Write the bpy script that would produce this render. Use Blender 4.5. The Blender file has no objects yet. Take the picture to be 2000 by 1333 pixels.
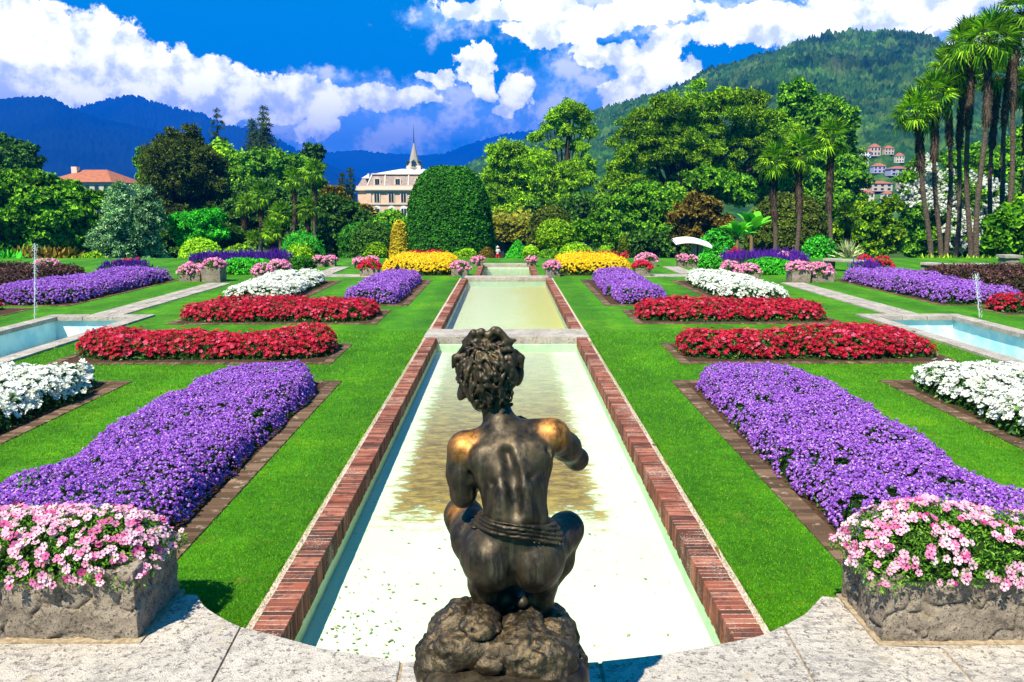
import bpy, math, random
import numpy as np
from mathutils import Vector, Matrix
R = math.radians
rng = np.random.default_rng(7)
random.seed(7)
SC = bpy.context.scene
COL = SC.collection

# ------------------------------------------------------------ camera
CAMZ = 2.4; FPX = 1600.0; PITCH = math.atan(270.5 / FPX); YAW = math.atan(11 * math.cos(PITCH) / FPX)
cam = bpy.data.cameras.new('camera'); cam.sensor_width = 36; cam.lens = 36 * FPX / 2000
cam.clip_start = 0.05; cam.clip_end = 60000
camo = bpy.data.objects.new('camera', cam); COL.objects.link(camo)
camo.location = (0, 0, CAMZ); camo.rotation_euler = (R(90) - PITCH, 0, -YAW)
SC.camera = camo
CM = camo.rotation_euler.to_matrix()
def ray(px, py):
    return np.array(CM @ Vector(((px - 1000) / FPX, -(py - 666.5) / FPX, -1.0)))
def G(px, py, z=0.0):                 # point of the level plane z seen at that place of the photograph
    d = ray(px, py); t = (z - CAMZ) / d[2]
    return np.array([d[0] * t, d[1] * t, z])
def Q(px, py, Y):                     # point at distance Y
    d = ray(px, py); t = Y / d[1]
    return np.array([d[0] * t, Y, CAMZ + d[2] * t])
def MPP(Y): return Y / FPX

# ------------------------------------------------------------ light
SUN_EL, SUN_AZ = R(55), R(212)        # azimuth clockwise from +Y: behind the camera on the left
sl = bpy.data.lights.new('sun', 'SUN'); sl.energy = 5.0; sl.angle = R(0.53); sl.color = (1.0, 0.94, 0.78)
so = bpy.data.objects.new('sun', sl); COL.objects.link(so)
sdir = Vector((math.sin(SUN_AZ) * math.cos(SUN_EL), math.cos(SUN_AZ) * math.cos(SUN_EL), math.sin(SUN_EL)))
so.rotation_euler = sdir.to_track_quat('Z', 'Y').to_euler(); so.location = sdir * 50
SC.view_settings.view_transform = 'Standard'; SC.view_settings.look = 'None'
SC.view_settings.exposure = 0.9; SC.view_settings.gamma = 1.0; SC.view_settings.use_curve_mapping = False
SC.cycles.max_bounces = 6; SC.cycles.transparent_max_bounces = 12; SC.cycles.diffuse_bounces = 3
SC.cycles.caustics_reflective = False; SC.cycles.caustics_refractive = False
SC.cycles.sample_clamp_indirect = 6.0

# ------------------------------------------------------------ node helpers
class NT:
    def __init__(s, tree): s.t = tree; s.n = tree.nodes; s.l = tree.links
    def node(s, ty, **kw):
        n = s.n.new(ty)
        for k, v in kw.items(): setattr(n, k, v)
        return n
    def put(s, sock, v):
        if v is None: return
        if isinstance(v, bpy.types.NodeSocket): s.l.new(v, sock)
        else:
            try: sock.default_value = v
            except Exception:
                sock.default_value = (v[0], v[1], v[2], 1.0) if len(v) == 3 else v
    def m(s, op, a, b=None, c=None, clamp=False):
        n = s.node('ShaderNodeMath', operation=op, use_clamp=clamp)
        for i, v in enumerate((a, b, c)):
            if v is not None: s.put(n.inputs[i], v)
        return n.outputs[0]
    def vm(s, op, a, b=None, sc=None):
        n = s.node('ShaderNodeVectorMath', operation=op)
        s.put(n.inputs[0], a)
        if b is not None: s.put(n.inputs[1], b)
        if sc is not None: s.put(n.inputs['Scale'], sc)
        return n.outputs['Vector'] if op not in ('DOT_PRODUCT', 'LENGTH') else n.outputs['Value']
    def mix(s, f, a, b, blend='MIX'):
        n = s.node('ShaderNodeMix', data_type='RGBA', blend_type=blend)
        s.put(n.inputs[0], f); s.put(n.inputs[6], a); s.put(n.inputs[7], b)
        return n.outputs[2]
    def noise(s, vec, scale, detail=4, rough=0.55, dist=0.0):
        n = s.node('ShaderNodeTexNoise'); s.put(n.inputs['Vector'], vec)
        n.inputs['Scale'].default_value = scale; n.inputs['Detail'].default_value = detail
        n.inputs['Roughness'].default_value = rough; n.inputs['Distortion'].default_value = dist
        return n.outputs[0]
    def ramp(s, f, stops, interp='LINEAR'):
        n = s.node('ShaderNodeValToRGB'); n.color_ramp.interpolation = interp
        e = n.color_ramp.elements
        while len(e) < len(stops): e.new(0.5)
        for el, (p, c) in zip(e, stops):
            el.position = p; el.color = (c[0], c[1], c[2], 1) if hasattr(c, '__len__') else (c, c, c, 1)
        s.put(n.inputs[0], f)
        return n.outputs[0]
    def step(s, v, a, b):               # smooth map a..b -> 0..1
        n = s.node('ShaderNodeMapRange', interpolation_type='SMOOTHSTEP')
        s.put(n.inputs[0], v); n.inputs[1].default_value = a; n.inputs[2].default_value = b
        return n.outputs[0]
    def obj(s): return s.node('ShaderNodeTexCoord').outputs['Object']
    def pos(s): return s.node('ShaderNodeNewGeometry').outputs['Position']
    def island(s): return s.node('ShaderNodeNewGeometry').outputs['Random Per Island']
    def bump(s, h, strength=0.5, dist=0.02, normal=None):
        n = s.node('ShaderNodeBump'); s.put(n.inputs['Height'], h)
        n.inputs['Strength'].default_value = strength; n.inputs['Distance'].default_value = dist
        if normal is not None: s.put(n.inputs['Normal'], normal)
        return n.outputs[0]

def mat(name, build):
    m = bpy.data.materials.new(name); m.use_nodes = True
    t = m.node_tree; t.nodes.clear(); nt = NT(t)
    out = nt.node('ShaderNodeOutputMaterial')
    sh = build(nt)
    nt.l.new(sh, out.inputs[0])
    return m
def princ(nt, col, rough=0.6, metal=0.0, normal=None, spec=0.5, **kw):
    p = nt.node('ShaderNodeBsdfPrincipled')
    nt.put(p.inputs['Base Color'], col); nt.put(p.inputs['Roughness'], rough); nt.put(p.inputs['Metallic'], metal)
    nt.put(p.inputs['Specular IOR Level'], spec)
    if normal is not None: nt.put(p.inputs['Normal'], normal)
    for k, v in kw.items(): nt.put(p.inputs[k.replace('_', ' ')], v)
    return p.outputs[0]
def leafmat(name, stops, trans=0.2, rough=0.5, spec=0.12, clump=0.6, cvar=0.35):
    def b(nt):
        c = nt.ramp(nt.island(), stops)
        n = nt.noise(nt.pos(), clump, 3)
        v = nt.ramp(n, [(0.3, 1 - cvar), (0.7, 1 + cvar * 0.6)])
        c = nt.mix(1.0, c, v, 'MULTIPLY')
        p = princ(nt, c, rough, spec=spec)
        tr = nt.node('ShaderNodeBsdfTranslucent'); nt.put(tr.inputs[0], nt.mix(1.0, c, (1.5, 1.5, 0.6), 'MULTIPLY'))
        ms = nt.node('ShaderNodeMixShader'); ms.inputs[0].default_value = trans
        nt.l.new(p, ms.inputs[1]); nt.l.new(tr.outputs[0], ms.inputs[2])
        return ms.outputs[0]
    return mat(name, b)

# ------------------------------------------------------------ sky
def world():
    w = bpy.data.worlds.new('World'); SC.world = w; w.use_nodes = True
    t = w.node_tree; t.nodes.clear(); nt = NT(t)
    out = nt.node('ShaderNodeOutputWorld'); bg = nt.node('ShaderNodeBackground')
    sky = nt.node('ShaderNodeTexSky'); sky.sky_type = 'NISHITA'; sky.sun_disc = False
    sky.sun_elevation = SUN_EL; sky.sun_rotation = SUN_AZ; sky.altitude = 200; sky.dust_density = 0.3; sky.ozone_density = 2.0
    gen = nt.node('ShaderNodeTexCoord').outputs['Generated']
    hsv = nt.node('ShaderNodeHueSaturation'); hsv.inputs['Saturation'].default_value = 1.5
    nt.l.new(sky.outputs[0], hsv.inputs['Color'])
    base = nt.mix(0.6, nt.mix(1.0, hsv.outputs[0], SKYTINT, 'MULTIPLY'), (0.0, 3.5, 6.6))
    sep = nt.node('ShaderNodeSeparateXYZ'); nt.l.new(gen, sep.inputs[0])
    x, y, z = sep.outputs
    az = nt.m('ARCTAN2', x, y); el = nt.m('ARCSINE', z)
    cmb = nt.node('ShaderNodeCombineXYZ'); nt.l.new(az, cmb.inputs[0]); nt.l.new(el, cmb.inputs[1])
    P = cmb.outputs[0]
    n1 = nt.node('ShaderNodeTexNoise'); nt.put(n1.inputs['Vector'], P); n1.inputs['Scale'].default_value = 13
    n1.inputs['Detail'].default_value = 6; n1.inputs['Roughness'].default_value = 0.62
    off = nt.vm('SCALE', nt.vm('SUBTRACT', n1.outputs['Color'], (0.5, 0.5, 0.5)), sc=0.075)
    PD = nt.vm('ADD', P, off)
    def ell(lst):
        r = None
        for (cx, cy, rx, ry) in lst:
            d = ray(cx, cy); d /= np.linalg.norm(d)
            a0, e0 = math.atan2(d[0], d[1]), math.asin(d[2])
            v = nt.vm('MULTIPLY', nt.vm('SUBTRACT', PD, (a0, e0, 0)), (FPX / rx, FPX / ry, 0))
            g = nt.m('SUBTRACT', 1.0, nt.vm('LENGTH', v))
            r = g if r is None else nt.m('SMOOTH_MAX', r, g, 0.15)
        return r
    fine = nt.noise(P, 60, 8, 0.6); mid = nt.noise(P, 20, 7, 0.6)
    shp = nt.vm('ADD', P, (0.012, -0.02, 0.0))
    mid2 = nt.noise(shp, 20, 7, 0.6)
    relief = nt.m('SUBTRACT', mid, mid2)
    detail = nt.m('ADD', nt.m('MULTIPLY', nt.m('SUBTRACT', fine, 0.5), 0.9), nt.m('MULTIPLY', nt.m('SUBTRACT', mid, 0.5), 1.2))
    cum = nt.m('ADD', ell(CUMULUS), nt.m('MULTIPLY', detail, 0.72)); veil = nt.m('ADD', ell(VEIL), nt.m('MULTIPLY', detail, 1.3))
    mv = nt.m('MULTIPLY', nt.step(veil, 0.0, 0.65), 0.86)
    vc = nt.mix(nt.step(nt.m('ADD', nt.m('MULTIPLY', relief, 1.6), mid), 0.34, 0.78), (0.18, 0.38, 0.84), (0.80, 0.80, 0.95))
    c = nt.mix(mv, base, nt.mix(1.0, vc, (16.5, 17, 16), 'MULTIPLY'))
    cc = nt.mix(nt.step(nt.m('ADD', nt.m('MULTIPLY', relief, 2.2), nt.m('MULTIPLY', cum, 0.22)), -0.26, 0.34), (0.44, 0.50, 0.76), (1.0, 1.0, 1.0))
    c = nt.mix(nt.step(cum, 0.08, 0.20), c, nt.mix(1.0, cc, (24, 23, 20), 'MULTIPLY'))
    nt.l.new(c, bg.inputs[0]); bg.inputs[1].default_value = 0.07
    nt.l.new(bg.outputs[0], out.inputs[0])
SKYTINT = (0.02, 0.50, 0.95)
CUMULUS = [(20, 110, 150, 110), (120, 105, 140, 90), (210, 125, 130, 85), (300, 150, 110, 70), (400, 175, 110, 66), (490, 185, 100, 52),
           (570, 175, 62, 42), (50, 40, 50, 46), (330, 120, 60, 40), (60, 170, 160, 50), (848, 152, 44, 20), (925, 130, 42, 38), (945, 165, 34, 40), (985, 215, 30, 17),
           (1190, 95, 70, 34), (1260, 115, 70, 40), (1310, 150, 60, 34), (620, 250, 40, 24), (1010, 180, 36, 34), (1080, 60, 120, 26),
           (1400, 75, 150, 30), (1580, 30, 200, 36), (1850, 100, 160, 46), (1240, 180, 90, 50), (640, 205, 110, 34), (760, 195, 110, 26), (1200, 25, 220, 30), (1000, 10, 170, 34), (1750, 10, 220, 40)]
VEIL = [(300, 200, 420, 50), (650, 235, 260, 95), (800, 190, 330, 45), (960, 240, 240, 95), (830, 260, 260, 70), (620, 280, 200, 60), (1120, 190, 150, 110), (700, 300, 220, 50), (1200, 160, 140, 70),
        (1250, 15, 480, 75), (1700, 10, 420, 70), (640, 150, 120, 30), (900, 30, 130, 26), (1900, 60, 200, 60)]
world()

# ------------------------------------------------------------ mesh helpers
class MB:
    def __init__(s): s.v = []; s.f = []; s.a = []; s.n = 0
    def add(s, V, F, A=None):           # V (n,3), F (m,k)
        V = np.asarray(V, float).reshape(-1, 3)
        s.v.append(V); s.a.append(np.zeros(len(V)) if A is None else np.asarray(A, float).ravel())
        if isinstance(F, np.ndarray): s.f.append(F + s.n)
        else:
            by = {}
            for f in F: by.setdefault(len(f), []).append(f)
            for k, fl in by.items(): s.f.append(np.array(fl, dtype=np.int64) + s.n)
        s.n += len(V); return s
    def box(s, x0, x1, y0, y1, z0, z1):
        V = [(x, y, z) for x in (x0, x1) for y in (y0, y1) for z in (z0, z1)]
        return s.add(V, [(0, 1, 3, 2), (4, 6, 7, 5), (0, 4, 5, 1), (2, 3, 7, 6), (0, 2, 6, 4), (1, 5, 7, 3)])
    def build(s, name, m, parent=None, smooth=False, attr=False):
        me = bpy.data.meshes.new(name)
        V = np.concatenate(s.v); me.vertices.add(len(V)); me.vertices.foreach_set('co', V.astype(np.float32).ravel())
        li = np.concatenate([f.ravel() for f in s.f]); tot = np.concatenate([np.full(len(f), f.shape[1]) for f in s.f])
        st = np.concatenate([[0], np.cumsum(tot)[:-1]])
        me.loops.add(len(li)); me.loops.foreach_set('vertex_index', li.astype(np.int32))
        me.polygons.add(len(tot)); me.polygons.foreach_set('loop_start', st.astype(np.int32))
        me.polygons.foreach_set('loop_total', tot.astype(np.int32))
        me.polygons.foreach_set('use_smooth', np.full(len(tot), bool(smooth)))
        if attr:
            at = me.attributes.new('rad', 'FLOAT', 'POINT'); at.data.foreach_set('value', np.concatenate(s.a).astype(np.float32))
        me.update(calc_edges=True); me.validate()
        if m: me.materials.append(m)
        o = bpy.data.objects.new(name, me); COL.objects.link(o)
        if parent: o.parent = parent; o.matrix_parent_inverse = Matrix.Translation(-Vector(parent.location)) if MOVEINV else Matrix()
        return o
MOVEINV = True     # part meshes are written in world coordinates under an Empty at the thing's base
def thing(name, label, cat, loc=(0, 0, 0), group=None, kind=None):
    o = bpy.data.objects.new(name, None); COL.objects.link(o); o.location = tuple(float(c) for c in loc); o.empty_display_size = 0.3
    return tag(o, label, cat, group, kind)
def tag(o, label=None, cat=None, group=None, kind=None):
    if label: o['label'] = label
    if cat: o['category'] = cat
    if group: o['group'] = group
    if kind: o['kind'] = kind
    return o
def copy_tree(t, loc, rz, label, group=None):
    r = t.copy(); COL.objects.link(r); r.location = loc; r.rotation_euler = (0, 0, rz); r['label'] = label
    if group: r['group'] = group
    for ch in list(t.children):
        c = ch.copy(); COL.objects.link(c); c.parent = r
    return r
def scatter(mb, T, TF, P, M, S, TA=None):
    """T (k,3) template, P (n,3), M (n,3,3) columns = axes, S (n,)"""
    n, k = len(P), len(T)
    if n == 0: return
    V = np.einsum('nij,kj->nki', M, T) * np.asarray(S).reshape(n, 1, 1) + P[:, None, :]
    F = (TF[None] + (np.arange(n) * k)[:, None, None]).reshape(-1, TF.shape[1])
    mb.add(V.reshape(-1, 3), F, None if TA is None else np.tile(TA, n))
def frames(N, spin=None, jitter=0.0):
    """rotation matrices whose z axis is N with a random spin"""
    n = len(N); N = N + rng.normal(0, 1, (n, 3)) * jitter if jitter else N
    N = N / np.maximum(np.linalg.norm(N, axis=1, keepdims=True), 1e-9)
    a = rng.normal(0, 1, (n, 3)) if spin is None else spin
    X = a - (a * N).sum(1, keepdims=True) * N; X /= np.maximum(np.linalg.norm(X, axis=1, keepdims=True), 1e-9)
    Y = np.cross(N, X)
    return np.stack([X, Y, N], axis=2)
def sample(V, F, n):
    V = np.asarray(V); F = np.asarray(F)
    if F.shape[1] == 4: F = np.concatenate([F[:, [0, 1, 2]], F[:, [0, 2, 3]]])
    a, b, c = V[F[:, 0]], V[F[:, 1]], V[F[:, 2]]
    cr = np.cross(b - a, c - a); A = np.linalg.norm(cr, axis=1)
    i = rng.choice(len(F), n, p=A / A.sum())
    u, v = rng.random(n), rng.random(n); s = u + v > 1; u[s] = 1 - u[s]; v[s] = 1 - v[s]
    P = a[i] + (b[i] - a[i]) * u[:, None] + (c[i] - a[i]) * v[:, None]
    N = cr[i] / np.maximum(A[i][:, None], 1e-12)
    return P, N
def gridf(nu, nv, closed=False):
    i, j = np.meshgrid(np.arange(nu - (0 if closed else 1)), np.arange(nv - 1), indexing='ij')
    i2 = (i + 1) % nu
    return np.stack([i * nv + j, i2 * nv + j, i2 * nv + j + 1, i * nv + j + 1], -1).reshape(-1, 4)
_perm = np.random.default_rng(3).random((64, 64, 64))
def vnoise(P, sc=1.0):
    p = np.asarray(P) * sc; i = np.floor(p).astype(int); f = p - i; f = f * f * (3 - 2 * f)
    r = 0
    for dx in (0, 1):
        for dy in (0, 1):
            for dz in (0, 1):
                w = (f[..., 0] if dx else 1 - f[..., 0]) * (f[..., 1] if dy else 1 - f[..., 1]) * (f[..., 2] if dz else 1 - f[..., 2])
                r = r + w * _perm[(i[..., 0] + dx) % 64, (i[..., 1] + dy) % 64, (i[..., 2] + dz) % 64]
    return r * 2 - 1
def fbm(P, sc, oct=4, g=0.5):
    r = 0; a = 1; t = 0
    for k in range(oct): r = r + a * vnoise(P, sc * 2 ** k + 0.37 * k); t += a; a *= g
    return r / t
def tube(mb, pts, rads, n=8, cap=True):
    pts = np.asarray(pts, float); rads = np.asarray(rads, float); m = len(pts)
    T = np.gradient(pts, axis=0); T /= np.linalg.norm(T, axis=1, keepdims=True) + 1e-9
    ref = np.array([0, 0, 1.0]) if abs(T[0, 2]) < 0.9 else np.array([1.0, 0, 0])
    a = np.linspace(0, 2 * math.pi, n, endpoint=False); V = []
    for i in range(m):
        X = np.cross(ref, T[i]); X /= np.linalg.norm(X) + 1e-9; Y = np.cross(T[i], X)
        V.append(pts[i] + rads[i] * (np.cos(a)[:, None] * X + np.sin(a)[:, None] * Y))
    V = np.array(V)                       # m,n,3
    F = gridf(m, n); extra = np.array([[i * n + n - 1, (i + 1) * n + n - 1, (i + 1) * n, i * n] for i in range(m - 1)])
    F = np.concatenate([F, extra])
    mb.add(V.reshape(-1, 3), F)
    if cap: mb.add(V[[0, -1]].reshape(-1, 3), [tuple(range(n)), tuple(range(n, 2 * n))[::-1]])
    return mb
def prism(mb, poly, z0, z1):
    """extruded polygon in xy"""
    p = np.asarray(poly)[:, :2]; n = len(p)
    if np.sum(p[:, 0] * np.roll(p[:, 1], -1) - np.roll(p[:, 0], -1) * p[:, 1]) < 0: p = p[::-1]
    V = np.concatenate([np.c_[p, np.full(n, z0)], np.c_[p, np.full(n, z1)]])
    return mb.add(V, [tuple(range(n))[::-1], tuple(range(n, 2 * n))] + [(i, (i + 1) % n, n + (i + 1) % n, n + i) for i in range(n)])
def rough_box(mb, x0, x1, y0, y1, z0, z1, amp=0.02, res=0.05, sc=4.0, rnd=0.03):
    """stone block: every face gridded, corners rounded, surface pushed by noise"""
    L = np.array([x1 - x0, y1 - y0, z1 - z0]); C = np.array([x0 + x1, y0 + y1, z0 + z1]) / 2
    for ax in range(3):
        u, w = [i for i in range(3) if i != ax]
        nu, nw = max(2, int(L[u] / res)) + 1, max(2, int(L[w] / res)) + 1
        for sg in (-1, 1):
            A, B = np.meshgrid(np.linspace(-1, 1, nu), np.linspace(-1, 1, nw), indexing='ij')
            P = np.zeros((nu, nw, 3)); P[..., u] = A * L[u] / 2; P[..., w] = B * L[w] / 2; P[..., ax] = sg * L[ax] / 2
            I = np.clip(P, -(L / 2 - rnd), L / 2 - rnd); D = P - I; l = np.linalg.norm(D, axis=-1, keepdims=True) + 1e-9
            N = D / l; P = I + N * rnd
            W = P + C
            d = fbm(W, sc, 4, 0.6); d = d - 0.8 * np.maximum(0, 0.12 - np.abs(fbm(W + 7.7, sc * 0.8, 2))) / 0.12
            P = W + N * (amp * d)[..., None]
            F = gridf(nu, nw)
            if (sg > 0) == (ax == 1): F = F[:, ::-1]
            mb.add(P.reshape(-1, 3), F)
    return mb
# ------------------------------------------------------------ signed-distance modelling (one continuous surface)
def cap(a, b, r0, r1):
    a = np.asarray(a, float); b = np.asarray(b, float)
    def f(P):
        ba = b - a; h = np.clip(((P - a) @ ba) / max(ba @ ba, 1e-9), 0, 1); return np.linalg.norm(P - a - h[..., None] * ba, axis=-1) - (r0 + (r1 - r0) * h)
    m = max(r0, r1); return f, np.minimum(a, b) - m, np.maximum(a, b) + m
def ell(c, r, rot=None):
    c = np.asarray(c, float); r = np.asarray(r, float); M = None if rot is None else np.array(Matrix.Rotation(rot[2], 3, 'Z') @ Matrix.Rotation(rot[1], 3, 'Y') @ Matrix.Rotation(rot[0], 3, 'X'))
    def f(P):
        q = P - c
        if M is not None: q = q @ M
        k0 = np.linalg.norm(q / r, axis=-1); k1 = np.linalg.norm(q / (r * r), axis=-1); return k0 * (k0 - 1) / np.maximum(k1, 1e-6)
    return f, c - max(r), c + max(r)
def disc(c, r, h):
    c = np.asarray(c, float)
    def f(P):
        q = P - c; d = np.hypot(q[..., 0], q[..., 1]) - r; z = np.abs(q[..., 2]) - h; return np.maximum(d, z)
    return f, c - [r, r, h], c + [r, r, h]
def smin(a, b, k):
    h = np.clip(0.5 + 0.5 * (b - a) / k, 0, 1); return b * (1 - h) + a * h - k * h * (1 - h)
def surface_nets(D, org, res):
    """naive surface nets on grid D (negative inside)"""
    s = D < 0; n = np.array(D.shape)
    c = np.zeros(n - 1, int); 
    for dx in (0, 1):
        for dy in (0, 1):
            for dz in (0, 1): c += s[dx:n[0] - 1 + dx, dy:n[1] - 1 + dy, dz:n[2] - 1 + dz]
    act = (c > 0) & (c < 8); idx = -np.ones(n - 1, int); I = np.argwhere(act); idx[act] = np.arange(len(I))
    acc = np.zeros((len(I), 3)); cnt = np.zeros(len(I)); C = [(a, b, d) for a in (0, 1) for b in (0, 1) for d in (0, 1)]
    for p in C:
        for ax in range(3):
            if p[ax]: continue
            q = list(p); q[ax] = 1; A = D[I[:, 0] + p[0], I[:, 1] + p[1], I[:, 2] + p[2]]; B = D[I[:, 0] + q[0], I[:, 1] + q[1], I[:, 2] + q[2]]
            m = (A < 0) != (B < 0); t = np.where(m, A / np.where(m, A - B, 1), 0); pt = np.tile(np.array(p, float), (len(I), 1)); pt[:, ax] += t; acc[m] += pt[m]; cnt[m] += 1
    V = (I + acc / np.maximum(cnt, 1)[:, None]) * res + org; F = []
    for ax in range(3):
        u, w = [(1, 2), (2, 0), (0, 1)][ax]; sl0 = [slice(1, -1)] * 3; sl0[ax] = slice(0, -1); sl1 = list(sl0); sl1[ax] = slice(1, None)
        a, b = s[tuple(sl0)], s[tuple(sl1)]; E = np.argwhere(a != b); 
        if len(E) == 0: continue
        off = np.ones(3, int); off[ax] = 0; e = E + off; fl = a[tuple(E.T)]
        du = np.zeros(3, int); du[u] = 1; dw = np.zeros(3, int); dw[w] = 1
        g = lambda d: idx[tuple((e - d).T)]
        q = np.stack([g(du + dw), g(dw), g(0 * du), g(du)], 1); q[~fl] = q[~fl][:, ::-1]; F.append(q)
    return V, np.concatenate(F)
def sdf_mesh(prims, res, k=0.02, post=None, pad=None):
    lo = np.min([p[1] for p in prims], 0) - 3 * res - (pad or 0); hi = np.max([p[2] for p in prims], 0) + 3 * res + (pad or 0)
    ax = [np.arange(lo[i], hi[i] + res, res) for i in range(3)]; P = np.stack(np.meshgrid(*ax, indexing='ij'), -1).astype(np.float32).astype(float)
    D = np.full(P.shape[:3], 9.0)
    for f, a, b, *o in prims:
        kk = o[0] if o else k; m = kk + 4 * res
        i0 = [max(0, int((a[i] - m - lo[i]) / res)) for i in range(3)]; i1 = [min(P.shape[i], int((b[i] + m - lo[i]) / res) + 2) for i in range(3)]
        sl = tuple(slice(i0[i], i1[i]) for i in range(3)); d = f(P[sl]); D[sl] = smin(D[sl], d, kk)
    if post is not None: D = post(P, D)
    return surface_nets(D, lo, res)
# ------------------------------------------------------------ materials
def m_lawn(nt):
    P = nt.pos()
    big = nt.noise(P, 0.35, 3); mid = nt.noise(P, 2.2, 4); fine = nt.noise(P, 60, 4, 0.7)
    c = nt.ramp(nt.m('ADD', nt.m('MULTIPLY', big, 0.5), nt.m('MULTIPLY', mid, 0.5)), [(0.3, (0.022, 0.13, 0.001)), (0.55, (0.068, 0.25, 0.001)), (0.75, (0.17, 0.36, 0.002))])
    c = nt.mix(1.0, c, nt.mix(1.0, nt.ramp(fine, [(0.3, 0.35), (0.7, 1.4)]), nt.ramp(nt.noise(P, 11, 5, 0.75), [(0.35, 0.62), (0.65, 1.25)]), 'MULTIPLY'), 'MULTIPLY')
    patch = nt.step(nt.noise(P, 1.1, 4), 0.66, 0.76)
    c = nt.mix(nt.m('MULTIPLY', patch, 0.45), c, (0.24, 0.25, 0.02))
    c = nt.mix(nt.m('MULTIPLY', nt.step(nt.noise(P, 0.6, 4, 0.7), 0.5, 0.7), 0.4), c, (0.03, 0.14, 0.002))
    sx = nt.node('ShaderNodeSeparateXYZ'); nt.put(sx.inputs[0], P)
    band = nt.m('SINE', nt.m('ADD', nt.m('MULTIPLY', sx.outputs[0], 5.6), nt.m('MULTIPLY', mid, 2.0)))
    c = nt.mix(1.0, c, nt.ramp(nt.m('ADD', nt.m('MULTIPLY', band, .5), .5), [(0.2, 0.86), (0.8, 1.08)]), 'MULTIPLY')
    c = nt.mix(nt.m('MULTIPLY', nt.step(nt.noise(P, 3.1, 6, 0.7), 0.58, 0.70), 0.45), c, (0.20, 0.20, 0.02))
    return princ(nt, c, 0.75, normal=nt.bump(fine, 0.9, 0.02), spec=0.15)
LAWN = mat('lawn', m_lawn)
GRASSM = leafmat('grass_blade', [(0, (0.02, 0.13, 0.001)), (0.5, (0.08, 0.31, 0.002)), (1, (0.26, 0.50, 0.008))], 0.3, 0.5, 0.25, 1.2, 0.35)
def m_ground(nt):
    P = nt.pos(); n = nt.noise(P, 0.25, 5); f = nt.noise(P, 8, 4)
    c = nt.ramp(n, [(0.35, (0.02, 0.06, 0.008)), (0.6, (0.05, 0.09, 0.015)), (0.75, (0.09, 0.07, 0.03))])
    return princ(nt, c, 0.9, normal=nt.bump(f, 0.6, 0.05), spec=0.1)
GROUND = mat('ground', m_ground)
def m_soil(nt):
    P = nt.pos(); n = nt.noise(P, 18, 5, 0.7)
    return princ(nt, nt.ramp(n, [(0.3, (0.025, 0.014, 0.008)), (0.7, (0.10, 0.055, 0.03))]), 0.95, normal=nt.bump(n, 0.9, 0.03), spec=0.1)
SOIL = mat('soil', m_soil)
def m_granite(base=(0.52, 0.48, 0.42), dark=(0.10, 0.09, 0.08), stain=0.5, sc=1.0, LO=0.72):
    def b(nt):
        P = nt.pos()
        n1 = nt.noise(P, 3.2 * sc, 6, 0.65); n2 = nt.noise(P, 34 * sc, 5, 0.7); n3 = nt.noise(P, 130 * sc, 3, 0.6); n4 = nt.noise(P, 9 * sc, 6, 0.7)
        c = nt.mix(nt.step(n1, 0.40, 0.62), tuple(x * LO for x in base), base)
        if LO > .8:
            mp = nt.node('ShaderNodeMapping'); nt.put(mp.inputs[0], P); mp.inputs['Rotation'].default_value = (0, 0, 0.6); mp.inputs['Scale'].default_value = (1, 3.2, 1)
            sk = nt.noise(mp.outputs[0], 7, 7, 0.75); bl = nt.noise(P, 1.3, 4, .6)
            c = nt.mix(nt.m('MULTIPLY', nt.m('MULTIPLY', nt.step(sk, 0.49, 0.60), nt.step(bl, .36, .60)), 0.62), c, (0.16, 0.16, 0.17))
        c = nt.mix(nt.m('MULTIPLY', nt.step(n4, 0.52, 0.66), stain), c, tuple(x * 0.35 for x in base))
        c = nt.mix(nt.m('MULTIPLY', nt.step(n2, 0.555, 0.60), 0.8), c, dark)
        c = nt.mix(nt.m('MULTIPLY', nt.step(n3, 0.54, 0.62), 0.55), c, dark)
        c = nt.mix(nt.m('MULTIPLY', nt.step(nt.noise(P, 5.5 * sc, 5), 0.6, 0.7), 0.35), c, (0.36, 0.27, 0.13))
        if LO > .8: c = nt.mix(nt.m('MULTIPLY', nt.step(nt.noise(P, 16, 8, .8), .52, .58), .5), c, (0.22, 0.19, 0.17))
        h = nt.m('ADD', nt.m('MULTIPLY', n2, 0.6), nt.m('MULTIPLY', n3, 0.3))
        return princ(nt, c, 0.85, normal=nt.bump(h, 1.0, 0.02), spec=0.25)
    return b
LEDGE = mat('ledge_granite', m_granite((0.56, 0.49, 0.42), (0.10, 0.085, 0.08), 0.45, 1.0, 0.86))
ROCK = mat('planter_stone', m_granite((0.36, 0.29, 0.22), (0.03, 0.026, 0.022), 0.85, 1.6))
PATHM = mat('path_stone', m_granite((0.46, 0.40, 0.34), (0.14, 0.12, 0.11), 0.5, 0.6))
COPEM = mat('coping_stone', m_granite((0.47, 0.41, 0.35), (0.14, 0.12, 0.11), 0.45, 0.9))
def m_mortar(nt):
    n = nt.noise(nt.pos(), 40, 4)
    return princ(nt, nt.ramp(n, [(0.3, (0.20, 0.14, 0.08)), (0.7, (0.42, 0.33, 0.22))]), 0.95, normal=nt.bump(n, 0.7, 0.01), spec=0.1)
MORTAR = mat('mortar', m_mortar)
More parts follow.
